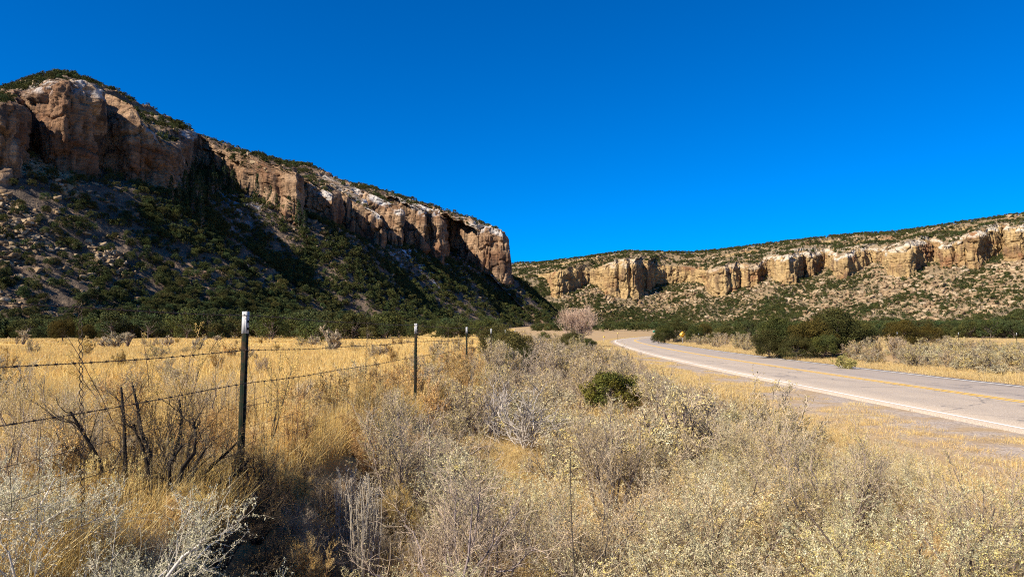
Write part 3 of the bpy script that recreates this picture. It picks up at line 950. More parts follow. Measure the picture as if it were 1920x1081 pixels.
belt(1500, -60, 930, lambda p: np.interp(p, [0, 300, 560, 700, 930], [150, 128, 108, 114, 135]) * (1.08 + 0.16 * fbm(p / 45, 0 * p, 0, 3, 95)), lambda p: np.interp(p, [0, 200, 560, 930], [290, 300, 330, 480]), 1.0, 5.4, 'left_belt',
     lambda X, Y, p: fbm(X / 14, Y / 14, 0, 2, 91) > -0.05 + 0.35 * r.uniform(-1, 1, len(X)))
belt(2600, 1000, 1990, lambda p: np.interp(p, [1000, 1100, 1200, 1300, 1400, 1600, 1920], [300, 290, 235, 185, 170, 150, 135]), lambda p: np.interp(p, [1000, 1920], [900, 560]), 1.5, 4.2, 'right_belt',
     lambda X, Y, p: fbm(X / 24, Y / 24, 0, 2, 92) > -0.15 + 0.3 * r.uniform(-1, 1, len(X)))
TP, TS, TZ = np.concatenate(T_pos), np.concatenate(T_sc), np.array(T_zone)
r = np.random.default_rng(99)
app = TS * 4.2 / TP[:, 1] * FPX
app = np.where(in_frame(TP, -4), app, 0)
order = np.argsort(-app)
IND, REST = order[:300], order[300:]
TONE = {'juniper': ['dark rounded juniper', 'dense olive juniper'], 'pinyon': ['open crowned pinyon', 'short trunked pinyon']}
seen = {}


def place_words(zone, px, py):
    if zone == 'left_belt':
        return 'at the meadow end ' + ['below the pale ledges', 'behind the cactus row', 'behind the nearest post', 'behind the second post', 'behind the far posts'][int(np.digitize(px, [230, 400, 560, 800]))]
    if zone == 'right_belt':
        return 'on the flat ' + ['near the road bend', 'beyond the yellow sign', 'behind the roadside junipers', 'behind the sunlit brush'][int(np.digitize(px, [1230, 1400, 1640]))]
    return ('on the talus ' if 'left' in zone else 'on the boulder slope ') + ['under the pale ledges', 'under the tallest cliff', 'by the shaded hollow', 'under the middle buttress', 'under the far buttresses'][int(np.digitize(px, [130, 330, 470, 680]))]


for n_, i in enumerate(IND):
    kd = 'juniper' if r.uniform() < (0.6 if 'belt' in TZ[i] else 0.4) else 'pinyon'
    var = int(r.integers(4))
    crown, trunk = TREES_MID[kd][var]
    o = empty(kd + '_tree', TP[i], r.uniform(0, 6.28), float(TS[i] * r.uniform(0.95, 1.05)))
    link('crown', crown, o); link('trunk', trunk, o)
    px, py = to_px(*TP[i])
    size = 'small' if TS[i] < 0.62 else ('medium' if TS[i] < 0.85 else 'large')
    lab = f"{size} {TONE[kd][var % 2]} {place_words(TZ[i], px, py)}"
    tag(o, lab, 'tree', 'trees ' + place_words(TZ[i], px, py) + ', ' + size + ' ' + TONE[kd][var % 2])
nr_ = REST[:1400]; fr_ = REST[1400:]
midm = [a for a, b_ in TREES_MID['juniper']] + [a for a, b_ in TREES_MID['pinyon']]
allp = np.concatenate([TP[nr_], TP[fr_]]); alls = np.concatenate([TS[nr_], TS[fr_]])
ids = np.concatenate([r.integers(0, 8, len(nr_)), 8 + r.integers(0, 6, len(fr_))])
tag(scatter_stuff('woodland', allp, r.uniform(0, 6.28, len(allp)), alls, ids, midm + TREES_FAR), 'thousands of small dark junipers and pinyons dotting both mesas', 'woodland')

# ------------------------------------------------------------------ tall pines in the shaded hollow
r = np.random.default_rng(120)
Lm = MESA['left']
cand = np.nonzero((Lm['T'][:ntal] > 0.72) & (np.repeat(Lm['px'][None, :], ntal, 0) > 270) & (np.repeat(Lm['px'][None, :], ntal, 0) < 500))
PINE_WORDS = ['under the overhanging cliff', 'in the shaded hollow between the cliffs', 'beside the middle buttress']
done = []
for j in r.permutation(len(cand[0])):
    p = Lm['P'][cand[0][j], cand[1][j]]
    if any((p[0] - q[0]) ** 2 + (p[1] - q[1]) ** 2 < 30 for q in done): continue
    done.append(p)
    var = int(r.integers(3))
    sc = float(r.uniform(0.75, 1.35))
    o = empty('pine_tree', p + np.array([0, 0, -0.3]), r.uniform(0, 6.28), sc)
    link('crown', TREES_MID['pine'][var][0], o); link('trunk', TREES_MID['pine'][var][1], o)
    px, _ = to_px(*p)
    w = PINE_WORDS[int(np.digitize(px, [360, 450]))]
    sz = 'shorter' if sc < 0.95 else ('tall' if sc < 1.15 else 'tallest dark')
    tag(o, f'{sz} narrow pine {w}', 'tree', f'{sz} pines {w}')
    if len(done) >= 46: break

# ------------------------------------------------------------------ boulders
m_boulder, t, b = new_mat('boulder_sandstone', 0.92, 0.1)
k = NB(t)
oc = k.n('ShaderNodeTexCoord').outputs['Object']
info = k.n('ShaderNodeObjectInfo').outputs['Random']
c = k.ramp(info, [(0.0, (0.18, 0.12, 0.07)), (0.4, (0.29, 0.205, 0.12)), (0.8, (0.36, 0.27, 0.165)), (1.0, (0.40, 0.32, 0.225))])
c = k.mix(0.65, c, k.ramp(k.noise(oc, 3.0, 6, 0.7), [(0.3, (0.45, 0.42, 0.4)), (0.65, (1.05, 1.05, 1.05))]), 'MULTIPLY')
k.l(c, b.inputs['Base Color'])
k.l(k.bump(k.noise(oc, 5.0, 5, 0.7), 0.7, 0.15), b.inputs['Normal'])


def boulder_mesh(seed, n=14):
    """an angular sandstone block, about one metre across"""
    rr = np.random.default_rng(seed)
    u = np.linspace(0, 2 * np.pi, 2 * n, endpoint=False); v_ = np.linspace(-np.pi / 2, np.pi / 2, n)
    U, V = np.meshgrid(u, v_)
    sp_ = lambda a, e: np.sign(a) * np.abs(a) ** e
    e = rr.uniform(0.2, 0.45)
    D = np.stack([sp_(np.cos(V), e) * sp_(np.cos(U), e), sp_(np.cos(V), e) * sp_(np.sin(U), e), sp_(np.sin(V), e)], -1).reshape(-1, 3)
    for _ in range(9):                                            # broken faces
        nn = unit(rr.normal(size=3)); dd = rr.uniform(0.55, 0.9)
        ex = np.maximum(0, D @ nn - dd)
        D = D - ex[:, None] * nn
    D = D * (1 + 0.13 * fbm(D[:, 0] * 1.5 + seed, D[:, 1] * 1.5, D[:, 2] * 2.5, 4, seed)[:, None])
    D = D * np.array([0.5, rr.uniform(0.34, 0.5), rr.uniform(0.16, 0.36)])
    D[:, 2] += 0.16
    idx = np.arange(n * 2 * n).reshape(n, 2 * n)
    j = np.roll(np.arange(2 * n), -1)
    F = np.stack([idx[:-1], idx[:-1][:, j], idx[1:][:, j], idx[1:]], -1).reshape(-1, 4)
    return mesh_np('boulder', D, [F], m_boulder, False)


BOULD = [boulder_mesh(300 + i) for i in range(8)]
B_pos, B_sc, B_zone = [], [], []


def scatter_rocks(key, rows, n, dens, smin, smax, zone, seed, pw=3.0):
    M = MESA[key]
    rr = np.random.default_rng(seed)
    P, N = M['P'][rows], M['N'][rows]
    A = np.linalg.norm(np.cross(np.gradient(P, axis=1), np.gradient(P, axis=0)), axis=-1)
    w = A * dens(P, N, M['T'][rows], M['H'][rows], np.repeat(M['px'][None, :], P.shape[0], 0))
    w = np.where(np.abs(N[..., 2]) < 0.4, 0, w).ravel()
    w = np.where(in_frame(P.reshape(-1, 3)), w, 0)
    ii = rr.choice(len(w), n, p=w / w.sum(), replace=False)
    sc = smin + (smax - smin) * rr.uniform(0, 1, n) ** pw
    p = P.reshape(-1, 3)[ii]
    p[:, 2] -= 0.05 * sc
    B_pos.append(p); B_sc.append(sc); B_zone.extend([zone] * n)


scatter_rocks('right', tal, 9000, lambda P, N, T, H, px: (0.15 + smooth(-0.3, 0.4, fbm(P[..., 0] / 45, P[..., 1] / 45, 0, 2, 131))) * (0.25 + 1.2 * T) * smooth(1040, 1120, px) * (0.6 + smooth(1400, 1700, px)), 1.2, 11, 'right', 141, 3.2)
scatter_rocks('right', upp, 2200, lambda P, N, T, H, px: 0.2 + smooth(0, 0.4, fbm(P[..., 0] / 40, P[..., 1] / 40, 0, 2, 132)), 1.5, 9, 'right_rim', 142, 2.5)
scatter_rocks('left', tal, 4500, lambda P, N, T, H, px: (0.12 + smooth(0, 0.4, fbm(P[..., 0] / 30, P[..., 1] / 30, 0, 2, 133))) * (0.3 + T) * (0.35 + 5.0 * smooth(150, 60, px)), 0.5, 4.0, 'left', 143, 3.0)
scatter_rocks('left', upp, 1500, lambda P, N, T, H, px: 0.2 + smooth(-0.1, 0.4, fbm(P[..., 0] / 25, P[..., 1] / 25, 0, 2, 134)), 0.8, 5, 'left_rim', 144, 2.5)
BP, BS, BZ = np.concatenate(B_pos), np.concatenate(B_sc), np.array(B_zone)
app = np.where(in_frame(BP, -4), BS / BP[:, 1], 0)
order = np.argsort(-app)
r = np.random.default_rng(150)
for i in order[:220]:
    o = link('boulder', BOULD[int(r.integers(8))], None, BP[i], r.uniform(0, 6.28), float(BS[i]))
    px, py = to_px(*BP[i])
    if 'left' in BZ[i]:
        w = ['on the pale ledges', 'on the talus under the tallest cliff', 'below the middle buttress', 'below the far buttresses'][int(np.digitize(px, [130, 400, 680]))]
    else:
        w = ['below the twin towers', 'on the slope behind the roadside junipers', 'below the long yellow cliff', 'near the tallest yellow wall'][int(np.digitize(px, [1330, 1620, 1760]))]
    if 'rim' in BZ[i]: w = 'above the cliff edge, ' + w.split(' ', 1)[1]
    sz = 'large' if BS[i] > 6.5 else 'medium'
    tag(o, f'{sz} angular sandstone boulder {w}', 'boulder', f'{sz} boulders {w}')
rs = order[220:]
tag(scatter_stuff('rubble', BP[rs], r.uniform(0, 6.28, len(rs)), BS[rs], r.integers(0, 8, len(rs)), BOULD), 'fallen sandstone rubble strewn below the cliffs', 'rubble')

# ------------------------------------------------------------------ dry shrubs
STRAW, GREY, GOLD, PALE = np.array([0.43, 0.345, 0.17]), np.array([0.30, 0.255, 0.215]), np.array([0.50, 0.315, 0.095]), np.array([0.50, 0.45, 0.38])
SHRUB = dict(                                                     # R, H, stem elevation range, upward pull, leaf colours, twig colour, stem colour, leaf share
    saltbush=dict(R=0.68, H=0.56, el=(3, 80), up=0.10, leaf=[(0.55, 0.475, 0.27), (0.64, 0.575, 0.37), (0.43, 0.39, 0.245), (0.62, 0.48, 0.19)], twig=(0.36, 0.28, 0.18), stem=(0.13, 0.10, 0.08), k=1.5),
    rabbitbrush=dict(R=0.60, H=0.80, el=(25, 88), up=0.55, leaf=[(0.54, 0.43, 0.20), (0.47, 0.38, 0.24), (0.58, 0.44, 0.18)], twig=(0.40, 0.32, 0.235), stem=(0.22, 0.175, 0.14), k=0.8),
    grey_brush=dict(R=0.66, H=0.70, el=(10, 85), up=0.25, leaf=[(0.44, 0.36, 0.25), (0.54, 0.43, 0.24)], twig=(0.36, 0.285, 0.205), stem=(0.17, 0.14, 0.135), k=0.3),
    amber_weed=dict(R=0.42, H=0.85, el=(45, 89), up=0.6, leaf=[(0.66, 0.45, 0.15), (0.70, 0.52, 0.22), (0.56, 0.35, 0.11), (0.64, 0.50, 0.25)], twig=(0.50, 0.345, 0.15), stem=(0.24, 0.15, 0.08), k=1.0),
    silver_sage=dict(R=0.62, H=0.60, el=(5, 80), up=0.3, leaf=[(0.46, 0.43, 0.275), (0.53, 0.49, 0.34), (0.38, 0.36, 0.22)], twig=(0.38, 0.34, 0.265), stem=(0.36, 0.33, 0.29), k=1.35),
    dead_bush=dict(R=0.75, H=0.85, el=(12, 80), up=0.15, leaf=[(0.40, 0.35, 0.29)], twig=(0.36, 0.315, 0.265), stem=(0.43, 0.385, 0.34), k=0.03),
    dark_bush=dict(R=0.55, H=0.75, el=(20, 80), up=0.3, leaf=[(0.42, 0.28, 0.10), (0.36, 0.25, 0.12)], twig=(0.085, 0.065, 0.05), stem=(0.035, 0.028, 0.024), k=0.22),
    stalks=dict(R=0.22, H=0.75, el=(72, 90), up=1.2, leaf=[(0.46, 0.39, 0.27), (0.52, 0.46, 0.36)], twig=(0.46, 0.40, 0.31), stem=(0.42, 0.36, 0.28), k=0.35),
    yellow_bush=dict(R=0.5, H=0.5, el=(20, 85), up=0.5, leaf=[(0.40, 0.36, 0.10), (0.46, 0.40, 0.14)], twig=(0.34, 0.29, 0.11), stem=(0.25, 0.2, 0.1), k=1.0),
)
LOD = {'near': (16, 11, 11, 18, 0.0094, 0.0018), 'mid': (12, 8, 8, 6, 0.026, 0.0048), 'far': (10, 6, 6, 7, 0.048, 0.009)}


def shrub_meshes(kind, lod, seed):
    r = np.random.default_rng(seed)
    S = SHRUB[kind]
    n0, n1, n2, nl, ls, tw = LOD[lod]
    if kind in ('dead_bush', 'dark_bush'): n0, n1, n2 = n0, n1 + 1, n2
    if kind == 'stalks': n0, n1, n2 = 34, 6, 3
    R_, H = S['R'], S['H']
    az = r.uniform(0, 2 * np.pi, n0) ; el = np.radians(S['el'][0] + (S['el'][1] - S['el'][0]) * r.uniform(0, 1, n0) ** 0.8)
    ext = r.uniform(0.75, 1.12, n0)
    end = np.stack([np.cos(az) * np.cos(el) * R_, np.sin(az) * np.cos(el) * R_, np.sin(el) * H], 1) * ext[:, None]
    m = 7
    s_ = np.linspace(0, 1, m)[None, :, None]
    b0 = np.stack([np.cos(az), np.sin(az), 0 * az], 1) * r.uniform(0, 0.10, (n0, 1)) - np.array([0, 0, 0.06])
    wob = np.cumsum(r.normal(size=(n0, m, 3)), axis=1) * 0.035 * R_
    bow = np.sin(s_ * np.pi) * np.array([0, 0, 1.0]) * r.uniform(-0.05, 0.12, (n0, 1, 1)) * H
    P0 = b0[:, None] + end[:, None] * s_ + (wob - wob[:, :1]) + bow
    P1 = spawn(P0, n1, 0.42 * R_, 0.85, S['up'], r, 0.2, 1.0, 5, 0.20)
    P2 = spawn(P1, n2, 0.20 * R_, 0.9, S['up'], r, 0.15, 1.0, 4, 0.22)
    for P in (P0, P1, P2): P[..., 2] = np.maximum(P[..., 2], 0.015 * H + 0.02 * r.uniform(0, 1, P.shape[:2]))
    thick = {'dead_bush': 1.6, 'dark_bush': 2.0, 'stalks': 0.55}.get(kind, 1.0)
    b = Geo()
    b.add(tubes(P0, np.full(n0, 0.0095 * thick), np.full(n0, 0.003 * thick), 5 if lod == 'near' else 3), S['stem'], (5 if lod == 'near' else 3) * m, r, 0.25)
    b.add(tubes(P1, np.full(len(P1), tw * 1.25 * thick ** 0.5), np.full(len(P1), tw * 0.5), 3), np.array(S['stem']) * 0.45 + np.array(S['twig']) * 0.55, 15, r, 0.3)
    b.add(ribbons(P2, np.full(len(P2), tw * 1.15), np.full(len(P2), tw * 0.45), r), np.array(S['twig']) * {'near': 1.0, 'mid': 0.92, 'far': 0.72}[lod], 8, r, 0.35)
    branch = b.mesh('branch', M_twig)
    nl = max(1, int(round(nl * S['k']))) if S['k'] > 0.1 else 0
    Q = P2
    if S['k'] <= 0.1: Q = P2[r.uniform(0, 1, len(P2)) < S['k'] * 6]; nl = 1
    t = r.uniform(0.15, 1.0, (len(Q), nl)) * 3
    i = np.minimum(t.astype(int), 2); f = (t - i)[..., None]; ar = np.arange(len(Q))[:, None]
    c = (Q[ar, i] * (1 - f) + Q[ar, i + 1] * f).reshape(-1, 3) + r.normal(0, ls * 0.45, (len(Q) * nl, 3))
    nr = unit(r.normal(size=c.shape) + np.array([0, 0, 0.25]))
    pal = np.array(S['leaf']) * {'near': 1.0, 'mid': 0.92, 'far': 0.76}[lod]
    # neighbouring twigs share a tint, so that a plant has lighter and darker sprays
    pick = pal[(np.repeat(r.integers(0, len(pal), len(P1)), n2)[:len(P2)] if len(Q) == len(P2) else r.integers(0, len(pal), len(Q)))]
    cl = np.repeat(pick * r.uniform(0.8, 1.2, (len(Q), 1)), nl, axis=0) * r.uniform(0.72, 1.28, (len(c), 1))
    g = Geo()
    g.add(leaf_quads(c, nr, ls * r.uniform(0.6, 1.5, len(c)), r, 0.55), np.repeat(cl, 4, axis=0))
    return branch, g.mesh('foliage', M_brush)


_cache = {}


def shrub_variant(kind, Y, r, nv=4):
    lod = 'near' if Y < 9 else ('mid' if Y < 26 else 'far')
    v = int(r.integers(nv if lod != 'near' else min(nv, 4)))
    key = (kind, lod, v)
    if key not in _cache: _cache[key] = shrub_meshes(kind, lod, hash((len(kind) * 31 + ord(kind[0]) + ord(kind[3]) * 7, len(lod), v)) % 100000)
    return _cache[key]


CAT = dict(saltbush='shrub', rabbitbrush='shrub', grey_brush='shrub', amber_weed='weed', silver_sage='shrub', dead_bush='shrub', dark_bush='shrub', stalks='weed', yellow_bush='shrub')


def plant(kind, x, y, sc, r, label, group=None, z=None, nv=4, hs=1.0):
    z = float(ground_z(np.array([x]), np.array([y]))[0]) if z is None else z
    br, fo = shrub_variant(kind, y, r, nv)
    o = empty(kind if kind != 'stalks' else 'dry_stalks'[:-1], (x, y, z - 0.02), r.uniform(0, 6.28), (sc, sc, sc * hs))
    link('branch', br, o); link('foliage', fo, o)
    tag(o, label, CAT[kind], group)
    return o


PLANTS = []                                                       # (x, y, radius) already taken


def fill(n, region, spacing, kinds, smin, smax, seed, labeller, tries=60000):
    r = np.random.default_rng(seed)
    c = 0
    edge = labeller is lab_near
    for _ in range(tries):
        if c >= n: break
        x, y = region(r)
        if x is None: continue
        sp_ = spacing(x, y) if callable(spacing) else spacing
        if any((x - a) ** 2 + (y - b_) ** 2 < (sp_ * 0.5 + q * 0.5) ** 2 for a, b_, q in PLANTS): continue
        PLANTS.append((x, y, sp_))
        kk = kinds(x, y, r) if callable(kinds) else kinds[int(r.integers(len(kinds)))]
        sc = float(r.uniform(smin, smax))
        if y < 3.7: sc = min(sc, 0.95)
        if edge: sc *= float(np.interp(xr_(y) - x, [0, 1.6], [0.50, 1.0]))
        lab, grp = labeller(kk, x, y, sc)
        plant(kk, x, y, sc, r, lab, grp, hs=float(r.uniform(0.78, 1.12)))
        c += 1
    return c


LOOK = dict(saltbush='straw green saltbush', rabbitbrush='straw tipped rabbitbrush', grey_brush='purplish grey brush', amber_weed='amber dry weed', silver_sage='silvery sage bush', dead_bush='bleached dead bush', dark_bush='dark leafless bush', stalks='pale upright stalks', yellow_bush='yellow green bush')


def size_word(sc): return 'low' if sc < 0.85 else ('mid sized' if sc < 1.1 else 'large')


def near_words(x, y):
    px = CX + FPX * x / y
    row = 'closest to the camera' if y < 3.9 else ('in the near thicket' if y < 6 else ('in the middle thicket' if y < 11 else ('in the far thicket' if y < 24 else 'toward the road bend')))
    side = 'by the wire fence' if x < fence_x(y) + 1.2 else ('beside the ditch' if x < fence_x(y) + 3.0 else ('beside the road verge' if x > xr_(y) - 1.3 else 'amid the open brush'))
    return row + ' ' + side


def lab_near(kk, x, y, sc):
    l_ = f'{size_word(sc)} {LOOK[kk]} {near_words(x, y)}'
    return l_, 'brush: ' + l_


def xr_(y): return np.interp(y, [0, 5, 9, 20, 30, 45, 70, 95], [3.6, 3.7, 4.2, 4.5, 5.0, 5.8, 7.5, 9.4])


# ------------------------------------------------------------------ single plants placed by the photograph
r = np.random.default_rng(200)


def hero(kind, px, Y, sc, label, hs=1.0, dz=None):
    x = (px - CX) / FPX * Y
    PLANTS.append((x, Y, 0.5 * sc))
    return plant(kind, x, Y, sc, r, label, None, nv=1, hs=hs)


hero('dark_bush', 300, 4.9, 1.2, 'dark leafless bush with a crooked black trunk behind the barbed wire', 1.05)
PLANTS += [((1146 - CX) / FPX * 16.8, 16.8, 1.3), ((1130 - CX) / FPX * 14.6, 14.6, 1.2), ((1136 - CX) / FPX * 19.6, 19.6, 1.0), ((958 - CX) / FPX * 30, 30.0, 2.0), ((978 - CX) / FPX * 28.5, 28.5, 1.6), ((985 - CX) / FPX * 11.6, 11.6, 1.6), ((975 - CX) / FPX * 10.2, 10.2, 1.2), (0.1, 8.7, 1.2), (0.1, 7.4, 0.8), (1.75, 13.2, 1.3), (1.6, 11.9, 1.0), (2.0, 15.2, 1.2)]
hero('dead_bush', 985, 11.6, 1.25, 'bleached dead bush with fanned white branches', 0.9)
hero('dead_bush', 925, 12.8, 0.8, 'smaller bleached dead bush with upright twigs behind the fanned white one', 1.3)
hero('dark_bush', 430, 4.3, 0.6, 'dark twigs down in the shaded ditch below the nearest post', 0.8)
hero('dark_bush', 560, 4.8, 0.6, 'dark dead twigs on the shaded ditch bank behind the pale stalks', 0.8)
hero('grey_brush', 520, 3.9, 0.55, 'low grey brush in the ditch close to the camera', 0.8)
hero('dark_bush', 1430, 4.7, 0.8, 'dark crooked twigs rising through the straw thicket', 0.8)
hero('dark_bush', 1600, 4.2, 0.7, 'dark forked branches in the straw thicket by the verge', 0.9)
hero('dark_bush', 960, 4.6, 0.75, 'dark tangled twigs beside the hollow', 0.7)
hero('dark_bush', 1180, 6.8, 0.8, 'dark bare twigs in the middle of the straw thicket', 0.9)
hero('stalks', 690, 5.6, 1.1, 'bunch of pale upright stalks at the ditch edge', 0.95)
hero('stalks', 655, 6.0, 0.95, 'shorter bunch of pale stalks just behind the taller bunch', 0.9)
hero('silver_sage', 90, 2.95, 1.25, 'silvery sage bush nearest the camera under the barbed wire', 1.0)
hero('silver_sage', 250, 3.3, 1.05, 'silvery sage bush beside the dark ditch', 0.95)
hero('silver_sage', -40, 3.6, 1.0, 'silvery sage bush cut by the frame edge beside the wire stay', 1.0)
hero('silver_sage', 520, 2.75, 0.45, 'small silvery sage sprig low in the dark ditch', 1.1)
hero('dead_bush', 60, 2.62, 0.62, 'white crooked dead branches low in front of the silvery sage', 0.6)
hero('grey_brush', 800, 8.2, 1.0, 'broad purplish grey brush past the pale stalks')
hero('grey_brush', 1030, 9.6, 0.75, 'dark purplish grey brush under the bleached dead bush')
hero('grey_brush', 930, 5.6, 1.05, 'tangled grey brush in the middle of the hollow')
hero('yellow_bush', 1576, 33.5, 1.35, 'small yellow green bush at the foot of the large roadside juniper', 0.8)

# ------------------------------------------------------------------ dead twigs on the shaded ditch bank
def reg_g(r):
    y = r.uniform(3.4, 6.6)
    return fence_x(y) + r.uniform(0.12, 1.0), y


def lab_ditch(kk, x, y, sc):
    l_ = f"{'small' if sc < 0.48 else 'larger'} {LOOK[kk]} on the shaded ditch bank {'below' if y < 5 else 'past'} the nearest post"
    return l_, 'ditch: ' + l_


# ------------------------------------------------------------------ thickets


def reg_a(r):
    y = 2.5 + 20 * r.uniform() ** 1.35
    x = r.uniform(max(-0.62 * y, fence_x(y) + (1.45 if y < 6.4 else 0.75)), min(xr_(y), 0.75 * y))
    return x, y


def kinds_a(x, y, r):
    u = r.uniform()
    if x < fence_x(y) + 3.0 and y < 12: return 'grey_brush' if u < 0.25 else ('saltbush' if u < 0.80 else 'rabbitbrush')
    if y > 13: return 'rabbitbrush' if u < 0.45 else ('grey_brush' if u < 0.72 else 'saltbush')
    return 'saltbush' if u < 0.80 else ('rabbitbrush' if u < 0.95 else 'grey_brush')


n_a = fill(215, reg_a, lambda x, y: 0.58 + 0.018 * y, kinds_a, 0.88, 1.55, 210, lab_near)


def reg_b(r):
    y = 20 + 62 * r.uniform() ** 1.2
    return r.uniform(fence_x(min(y, 40)) + 0.2, xr_(y)), y


n_g = fill(34, reg_g, 0.22, lambda x, y, r: ['dark_bush', 'grey_brush', 'amber_weed'][int(r.choice(3, p=[0.45, 0.35, 0.2]))], 0.35, 0.62, 216, lab_ditch)
n_b = fill(80, reg_b, lambda x, y: 1.0 + 0.012 * y, lambda x, y, r: 'rabbitbrush' if r.uniform() < 0.5 else 'grey_brush', 1.15, 1.75, 211, lab_near)


def reg_c(r):
    y = 3.9 + 22 * r.uniform() ** 1.3
    return fence_x(y) + r.uniform(-1.1, 0.05 if y < 7 else 0.9), y


n_c = fill(70, reg_c, lambda x, y: 0.42 + 0.014 * y, lambda x, y, r: 'amber_weed' if r.uniform() < 0.72 else 'rabbitbrush', 0.55, 0.95, 212, lab_near)


def reg_d(r):
    y = 5 + 95 * r.uniform() ** 1.5
    return r.uniform(-0.72 * y, fence_x(y) - 0.8), y


def lab_meadow(kk, x, y, sc):
    px = CX + FPX * x / y
    l_ = f"{size_word(sc)} {LOOK[kk]} {'in the near meadow' if y < 14 else 'out in the meadow'} {['near the wire stay', 'left of the nearest post', 'beyond the nearest post', 'beyond the second post'][int(np.digitize(px, [180, 455, 700]))]}".replace('left of', 'short of')
    return l_, 'meadow: ' + l_


n_d = fill(62, reg_d, lambda x, y: 1.3, lambda x, y, r: 'rabbitbrush' if r.uniform() < 0.55 else 'amber_weed', 0.7, 1.15, 213, lab_meadow)


def reg_e(r):
    y = 24.5 + 24 * r.uniform()
    x = r.uniform(17.6, 0.74 * y)
    if CX + FPX * x / y < 1585: return None, None
    if road_dist(np.array([x]), np.array([y]))[0] < 5.6: return None, None
    return x, y


def lab_bank(kk, x, y, sc):
    px = CX + FPX * x / y
    l_ = f"{size_word(sc / 1.1)} {LOOK[kk]} on the far roadside bank {'near the large juniper' if px < 1690 else ('at mid bank' if px < 1810 else 'at the frame edge')}{' in front' if y < 32 else ' farther back'}"
    return l_, 'bank: ' + l_


n_e = fill(110, reg_e, lambda x, y: 0.95, lambda x, y, r: 'rabbitbrush' if r.uniform() < 0.45 else 'saltbush', 0.95, 1.35, 214, lab_bank)


def reg_f(r):
    y = 48 + 75 * r.uniform()
    rd = r.uniform(4.9, 9.5)
    j = int(np.argmin(np.abs(ROAD_C[:, 1] - y)))
    if abs((CX + FPX * (ROAD_C[j, 0] + rd) / y) - 1279) < 26 and y < 97: return None, None
    return ROAD_C[j, 0] + _tan[j, 1] * rd, ROAD_C[j, 1] - _tan[j, 0] * rd


def lab_verge(kk, x, y, sc):
    l_ = f"{size_word(sc / 1.5)} {LOOK[kk]} on the far verge {'short of' if y < 90 else 'past'} the yellow sign"
    return l_, 'verge: ' + l_


n_f = fill(40, reg_f, 1.2, lambda x, y, r: 'rabbitbrush', 0.9, 1.7, 215, lab_verge)
print('plants', n_a, n_b, n_c, n_d, n_e, n_f)

# ------------------------------------------------------------------ grass (far too many blades to count)


def tuft(seed, n, h, rad, w, cols, lean=0.45, m=4):
    r = np.random.default_rng(seed)
    az, rr = r.uniform(0, 6.283, n), rad * r.uniform(0, 1, n) ** 0.6
    base = np.stack([np.cos(az) * rr, np.sin(az) * rr, np.full(n, -0.02)], 1)
    az2 = az + r.normal(0, 0.9, n)
    ln = np.abs(r.normal(0, lean, n))
    L = h * r.uniform(0.45, 1.15, n)
    s_ = np.linspace(0, 1, m)[None, :]
    out = (ln * L)[:, None] * s_ ** 1.7
    P = base[:, None, :] + np.stack([np.cos(az2)[:, None] * out, np.sin(az2)[:, None] * out, L[:, None] * (s_ - 0.25 * np.minimum(ln, 1.4)[:, None] * s_ ** 2.2)], -1)
    g = Geo()
    cl = np.array(cols)[r.integers(0, len(cols), n)] * r.uniform(0.75, 1.25, (n, 1))
    g.add(ribbons(P, np.full(n, w), np.full(n, w * 0.25), r), np.repeat(cl, 2 * m, axis=0))
    return g.mesh('tuft', M_grass)


GC = [(0.65, 0.45, 0.15), (0.71, 0.53, 0.21), (0.57, 0.375, 0.11), (0.68, 0.53, 0.26)]
GS = [(0.60, 0.44, 0.18), (0.66, 0.52, 0.26), (0.54, 0.37, 0.14), (0.48, 0.36, 0.19)]
near_t = [tuft(400 + i, 60, 0.36, 0.16, 0.0035, GC) for i in range(4)]
mid_t = [tuft(410 + i, 70, 0.34, 0.42, 0.012, GC) for i in range(3)]
far_t = [tuft(420 + i, 90, 0.32, 1.1, 0.045, GC) for i in range(3)]
r = np.random.default_rng(220)


def pts_meadow(n, y0, y1, pw):
    y = y0 + (y1 - y0) * r.uniform(0, 1, n) ** pw
    x = -0.73 * y + (fence_x(np.minimum(y, 45)) + 0.08 + 0.73 * y) * r.uniform(0, 1, n)
    ok = x < fence_x(np.minimum(y, 45)) + 0.08
    return np.stack([x[ok], y[ok], ground_z(x[ok], y[ok])], 1)


A, B, C = pts_meadow(9000, 2.6, 17, 0.62), pts_meadow(9000, 15, 60, 0.6), pts_meadow(9000, 52, 175, 0.62)
keep = fbm(A[:, 0] / 0.9, A[:, 1] / 0.9, 0, 2, 231) > -0.45
A = A[keep]
B = B[fbm(B[:, 0] / 2.2, B[:, 1] / 2.2, 0, 3, 232) > -0.30]
C = C[fbm(C[:, 0] / 9, C[:, 1] / 9, 0, 3, 233) > -0.25]
P = np.concatenate([A, B, C])
ids = np.concatenate([r.integers(0, 4, len(A)), 4 + r.integers(0, 3, len(B)), 7 + r.integers(0, 3, len(C))])
tag(scatter_stuff('meadow_grass', P, r.uniform(0, 6.28, len(P)), r.uniform(0.6, 1.25, len(P)), ids, near_t + mid_t + far_t), 'golden dry grass filling the meadow behind the wire fence', 'grass')

# straw between the shrubs and along both road verges
near_s = [tuft(430 + i, 46, 0.17, 0.15, 0.0035, GS, 0.8) for i in range(4)]
mid_s = [tuft(440 + i, 50, 0.22, 0.36, 0.011, GS, 0.7) for i in range(3)]
short_s = [tuft(450 + i, 46, 0.085, 0.13, 0.004, GC + GS, 0.9) for i in range(3)]


